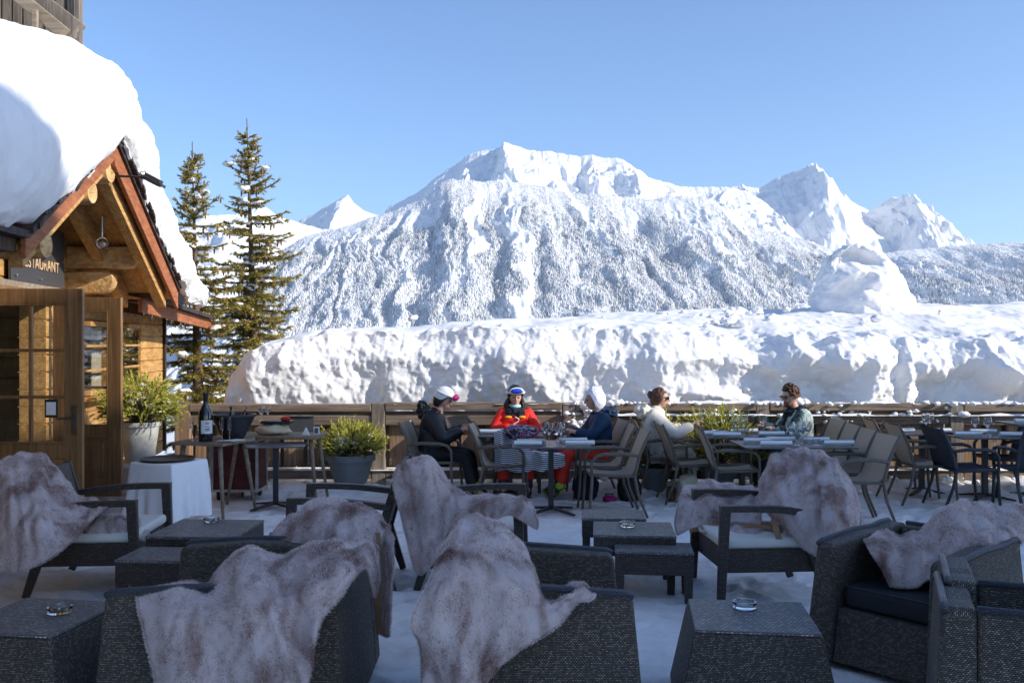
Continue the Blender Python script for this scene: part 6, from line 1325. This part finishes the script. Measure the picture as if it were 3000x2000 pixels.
def cap(mb, r, z0, back=0.0, n=26, amp=0.0, c=(0, 0, 0), face=None, seed=0):     # shell over the skull down to z0 (unit height)
    th = np.linspace(0, np.arccos(z0), n)[:, None]; ph = np.linspace(0, 2*np.pi, 2*n, endpoint=False)[None]; x = np.sin(th)*np.cos(ph); y = np.sin(th)*np.sin(ph); z = np.cos(th)+0*ph
    if face: zl = np.where(x > 0, face, z0); t2 = np.arccos(np.clip(zl+0*z, -1, 1)); T = np.linspace(0, 1, n)[:, None]*(lerp(np.arccos(z0), np.arccos(face), smooth(-.1, .75, np.cos(ph)))); x = np.sin(T)*np.cos(ph); y = np.sin(T)*np.sin(ph); z = np.cos(T)
    f = 1+amp*fbm(x*4+seed, y*4, z*4, o=3); V = np.stack([x*r[0]*f-back+c[0], y*r[1]*f+c[1], z*r[2]*f+c[2]], -1).reshape(-1, 3)
    i = np.arange(n-1)[:, None]*2*n+np.arange(2*n)[None]; j = np.arange(n-1)[:, None]*2*n+(np.arange(2*n)+1)[None] % (2*n); mb.add(V.tolist(), np.stack([i, i+2*n, j+2*n, j], -1).reshape(-1, 4).tolist())
    inner = (V-np.array(c))*.93+np.array(c); mb.add(inner.tolist(), np.stack([i, j, j+2*n, i+2*n], -1).reshape(-1, 4).tolist())
def phone(t, c, rot): mb = MB(); mb.box(c, (.012, .075, .15), rot); mb.build('phone', M['lens_dark'], t, bevel=.003)
def loose(name, label, cat, c, fn, mat): 
    q = thing(name, c, 0, label, cat); mb = MB(); fn(mb); mb.build('body', M[mat], q, bevel=.003); return q
# 1 black coat, white helmet, looking down at a phone
t, Mx, Mh, hb = person((-.93, 11.28), -8, 'person in a bulky black coat and white ski helmet looking down at a phone', (.13, 0, 1.17), 22, -6, dict(chest=(.0, 0, .86), neck=(.06, 0, 1.03), le=(.16, .24, .74), lw=(.36, .07, .84), re=(.18, -.25, .72), rw=(.37, -.08, .82), la=(.46, .15, .13), ra=(.50, -.12, .13), curl=.9), ('jacket_black', 'trouser_black', 'boot_neon'), puff=1.24)
h = hb('helmet', lambda mb: cap(mb, (.125, .105, .118), -.35, .008, face=.28, c=(0, 0, .035)), 'helmet_white')
hb('goggle_strap', lambda mb: mb.tube([(.125*math.cos(a), .108*math.sin(a), .075) for a in np.linspace(-2.6, 2.6, 24)], .012, 6), 'helmet_white')
hb('goggles', lambda mb: mb.blob((.128, 0, .072), (.034, .088, .044), 2, 10, .03), 'lens_pink')
hb('hair', lambda mb: cap(mb, (.105, .088, .13), -.75, .018, face=.30, amp=.05, c=(-.005, 0, -.01)), 'hair_dark')
def hood(mb, pts, r): 
    for p_, q in zip(pts, r): mb.blob(p_, q, 4, 14, .35)
mb = MB(); hood(mb, [Mx @ Vector((-.10, 0, 1.02)), Mx @ Vector((-.13, .0, 1.09)), Mx @ Vector((-.03, 0, 1.0))], [(.10, .15, .08), (.06, .11, .06), (.13, .14, .07)]); mb.build('hood', M['jacket_black'], t, sm=True)
q = Mx @ Vector((.455, 0, .90)); tp = thing('phone', q, 0, 'dark phone held in both hands by the diner in black', 'phone'); mb = MB(); mb.box(q, (.012, .08, .15), (0, R_(-35), R_(-8))); mb.build('case', M['lens_dark'], tp, bevel=.003)
# 2 red jacket facing the viewer
t, Mx, Mh, hb = person((.04, 11.84), -90, 'person in a bright red ski jacket with blue goggles pushed up on the helmet', (.03, 0, 1.165), 8, 8, dict(le=(.10, .26, .76), lw=(.27, .10, .80), re=(.12, -.26, .76), rw=(.28, -.05, .82), lk=(.42, .16, .53), rk=(.42, -.16, .53), la=(.50, .14, .13), ra=(.5, -.14, .13), curl=.8), ('jacket_red', 'trouser_red', 'boot_black'), puff=1.05)
hb('helmet', lambda mb: cap(mb, (.122, .102, .122), -.30, .01, face=.34, c=(0, 0, .035)), 'helmet_black')
hb('goggle_strap', lambda mb: mb.tube([(.122*math.cos(a), .112*math.sin(a), .075-.02*abs(a)/2) for a in np.linspace(-2.6, 2.6, 24)], .014, 6), 'helmet_white')
g = hb('goggle_frame', lambda mb: mb.blob((.112, 0, .095), (.028, .090, .046), 2, 12, .02), 'helmet_white'); hb('goggle_lens', lambda mb: mb.blob((.122, 0, .097), (.026, .078, .036), 2, 12, .02), 'lens_blue')
hb('face_mask', lambda mb: mb.blob((.045, 0, -.105), (.060, .068, .030), 2, 10, .05), 'mask_blue')
def locks(mb):
    for k in range(14):
        sd = -1 if k % 2 else 1; a = k*.09; mb.tube([(.03-a*.05, sd*(.078+.004*(k % 3)), -.02), (.03-a*.04, sd*(.095+.01*(k % 4)), -.10), (.05-a*.03, sd*(.09+.012*(k % 3)), -.18-.01*(k % 5)), (.07, sd*(.07+.012*(k % 4)), -.27)], [.016, .022, .020, .007], 6)
hb('hair', lambda mb: (locks(mb), cap(mb, (.108, .088, .13), -.7, .018, face=.35, amp=.05, c=(-.005, 0, -.01))), 'hair_dark')
mb = MB(); hood(mb, [Mx @ Vector((.03, 0, 1.0)), Mx @ Vector((.10, .06, .97)), Mx @ Vector((.10, -.06, .97))], [(.12, .13, .045), (.06, .05, .05), (.06, .05, .05)]); mb.build('jacket_collar', M['scarf_dark'], t, sm=True)
for y, z in ((.085, .925), (-.085, .925)): mb = MB(); mb.blob(Mx @ Vector((.145, y, z)), (.045, .02, .018), 3, 8, .1); mb.build('jacket_print', M['yellow'], t, sm=True)
mb = MB(); mb.tube([Mx @ Vector((.162, .05*math.sin(i*1.2), .93-i*.03)) for i in range(6)], .007, 6); mb.build('zip', M['paper'], t)
# 3 navy jacket and pale hood, seen from behind at the side
t, Mx, Mh, hb = person((1.04, 11.42), 187, 'person in a navy jacket with a pale lilac hood pulled over the head', (.07, 0, 1.155), 6, 4, dict(chest=(-.02, 0, .85), neck=(.02, 0, 1.02), le=(.14, .25, .74), lw=(.33, .16, .79), re=(.14, -.25, .72), rw=(.34, -.10, .78), la=(.5, .14, .13), ra=(.5, -.14, .13)), ('jacket_navy', 'trouser_red', 'boot_neon'), puff=1.12)
hb('hood', lambda mb: cap(mb, (.128, .118, .155), -.90, .022, face=.42, amp=.05, c=(0, 0, .005)), 'hood_white')
mb = MB(); hood(mb, [Mx @ Vector((-.12, 0, 1.01)), Mx @ Vector((-.03, 0, .99))], [(.10, .15, .065), (.12, .13, .05)]); mb.build('jacket_collar', M['jacket_navy'], t, sm=True)
# 4 cream coat, sunglasses, holding up a glass
t, Mx, Mh, hb = person((1.72, 11.58), 2, 'person in a puffy cream coat and dark sunglasses raising a glass', (.08, 0, 1.165), 4, -12, dict(chest=(-.02, 0, .86), neck=(.03, 0, 1.02), le=(.18, .24, .76), lw=(.40, .20, .80), re=(.20, -.24, .74), rw=(.44, -.20, .86), la=(.46, .15, .13), ra=(.42, -.13, .13), curl=.9), ('jacket_cream', 'trouser_cream', 'boot_black'), puff=1.22)
hb('hair', lambda mb: (cap(mb, (.110, .092, .135), -.62, .016, face=.52, amp=.07, c=(-.004, 0, -.005)), mb.blob((-.115, 0, .03), (.045, .05, .045), 4, 8, .35)), 'hair_brown')
hb('sunglasses', lambda mb: (mb.box((.098, -.034, .010), (.014, .056, .038)), mb.box((.098, .034, .010), (.014, .056, .038)), mb.box((.102, 0, .016), (.01, .03, .01)), mb.box((.05, .077, .014), (.10, .006, .012)), mb.box((.05, -.077, .014), (.10, .006, .012))), 'lens_dark', bevel=.004)
mb = MB(); hood(mb, [Mx @ Vector((-.13, 0, 1.0)), Mx @ Vector((-.02, 0, 1.0)), Mx @ Vector((.05, 0, .98))], [(.10, .15, .085), (.13, .14, .07), (.08, .10, .06)]); mb.build('hood', M['jacket_cream'], t, sm=True)
q = Mx @ Vector((.545, -.19, .84)); wine_glass(tuple(q), 'wine glass held up by the diner in the cream coat', 1.0)
# 5 bearded diner facing left
t, Mx, Mh, hb = person((3.48, 11.62), 186, 'bearded person with brown curly hair in a marled green and white jacket', (.10, 0, 1.19), 14, 10, dict(chest=(.0, 0, .87), neck=(.05, 0, 1.04), le=(.14, .26, .75), lw=(.36, .14, .80), re=(.16, -.25, .74), rw=(.40, -.06, .82), la=(.5, .15, .13), ra=(.45, -.14, .13), curl=.9), ('jacket_marl', 'trouser_dark', 'boot_black'), puff=1.2, s=1.04)
def curls(mb):
    r = random.Random(4); cap(mb, (.106, .088, .130), -.25, .016, face=.55, amp=.06)
    for k in range(90):
        a = r.uniform(0, 6.28); e = r.uniform(.15, 1.5); x, y, z = math.cos(a)*math.cos(e), math.sin(a)*math.cos(e), math.sin(e)
        if x > .55 and z < .62: continue
        mb.blob((x*.100-.014, y*.086, z*.128+.004), (.021,)*3, k, 5, .4)
hb('hair', curls, 'hair_brown')
hb('beard', lambda mb: (mb.blob((.055, 0, -.088), (.048, .054, .036), 5, 10, .22), mb.blob((.092, 0, -.052), (.010, .030, .007), 2, 6, .2)), 'hair_brown')
hb('sunglasses', lambda mb: (mb.box((.096, -.033, .010), (.012, .050, .034)), mb.box((.096, .033, .010), (.012, .050, .034)), mb.box((.100, 0, .016), (.01, .03, .008)), mb.box((.05, .077, .014), (.10, .005, .01)), mb.box((.05, -.077, .014), (.10, .005, .01))), 'lens_dark', bevel=.004)
mb = MB(); hood(mb, [Mx @ Vector((.0, 0, 1.02)), Mx @ Vector((.07, .03, .99)), Mx @ Vector((.11, -.03, .93)), Mx @ Vector((.12, -.05, .85))], [(.12, .13, .055), (.09, .11, .05), (.06, .06, .07), (.045, .05, .08)]); mb.build('scarf', M['scarf_dark'], t, sm=True)
q = Mx @ Vector((.50, -.05, .88)); tp = thing('phone', q, 0, 'dark phone held by the bearded diner', 'phone'); mb = MB(); mb.box(q, (.012, .075, .14), (0, R_(-40), R_(6))); mb.build('case', M['lens_dark'], tp, bevel=.003)
# ================================================================ haze of the valley air
def haze():
    m = bpy.data.materials.new('haze_air'); m.use_nodes = True; n = m.node_tree.nodes; n.clear(); o = n.new('ShaderNodeOutputMaterial'); v = n.new('ShaderNodeVolumePrincipled')
    v.inputs['Color'].default_value = (.80, .90, 1, 1); v.inputs['Density'].default_value = HAZE; v.inputs['Anisotropy'].default_value = .2
    m.node_tree.links.new(v.outputs[0], o.inputs['Volume'])
    mb = MB(); mb.box((0, 4200, 790), (19000, 16000, 1980)); b = mb.build('haze', m); tag(b, kind='stuff')
HAZE = 0.000034
haze()
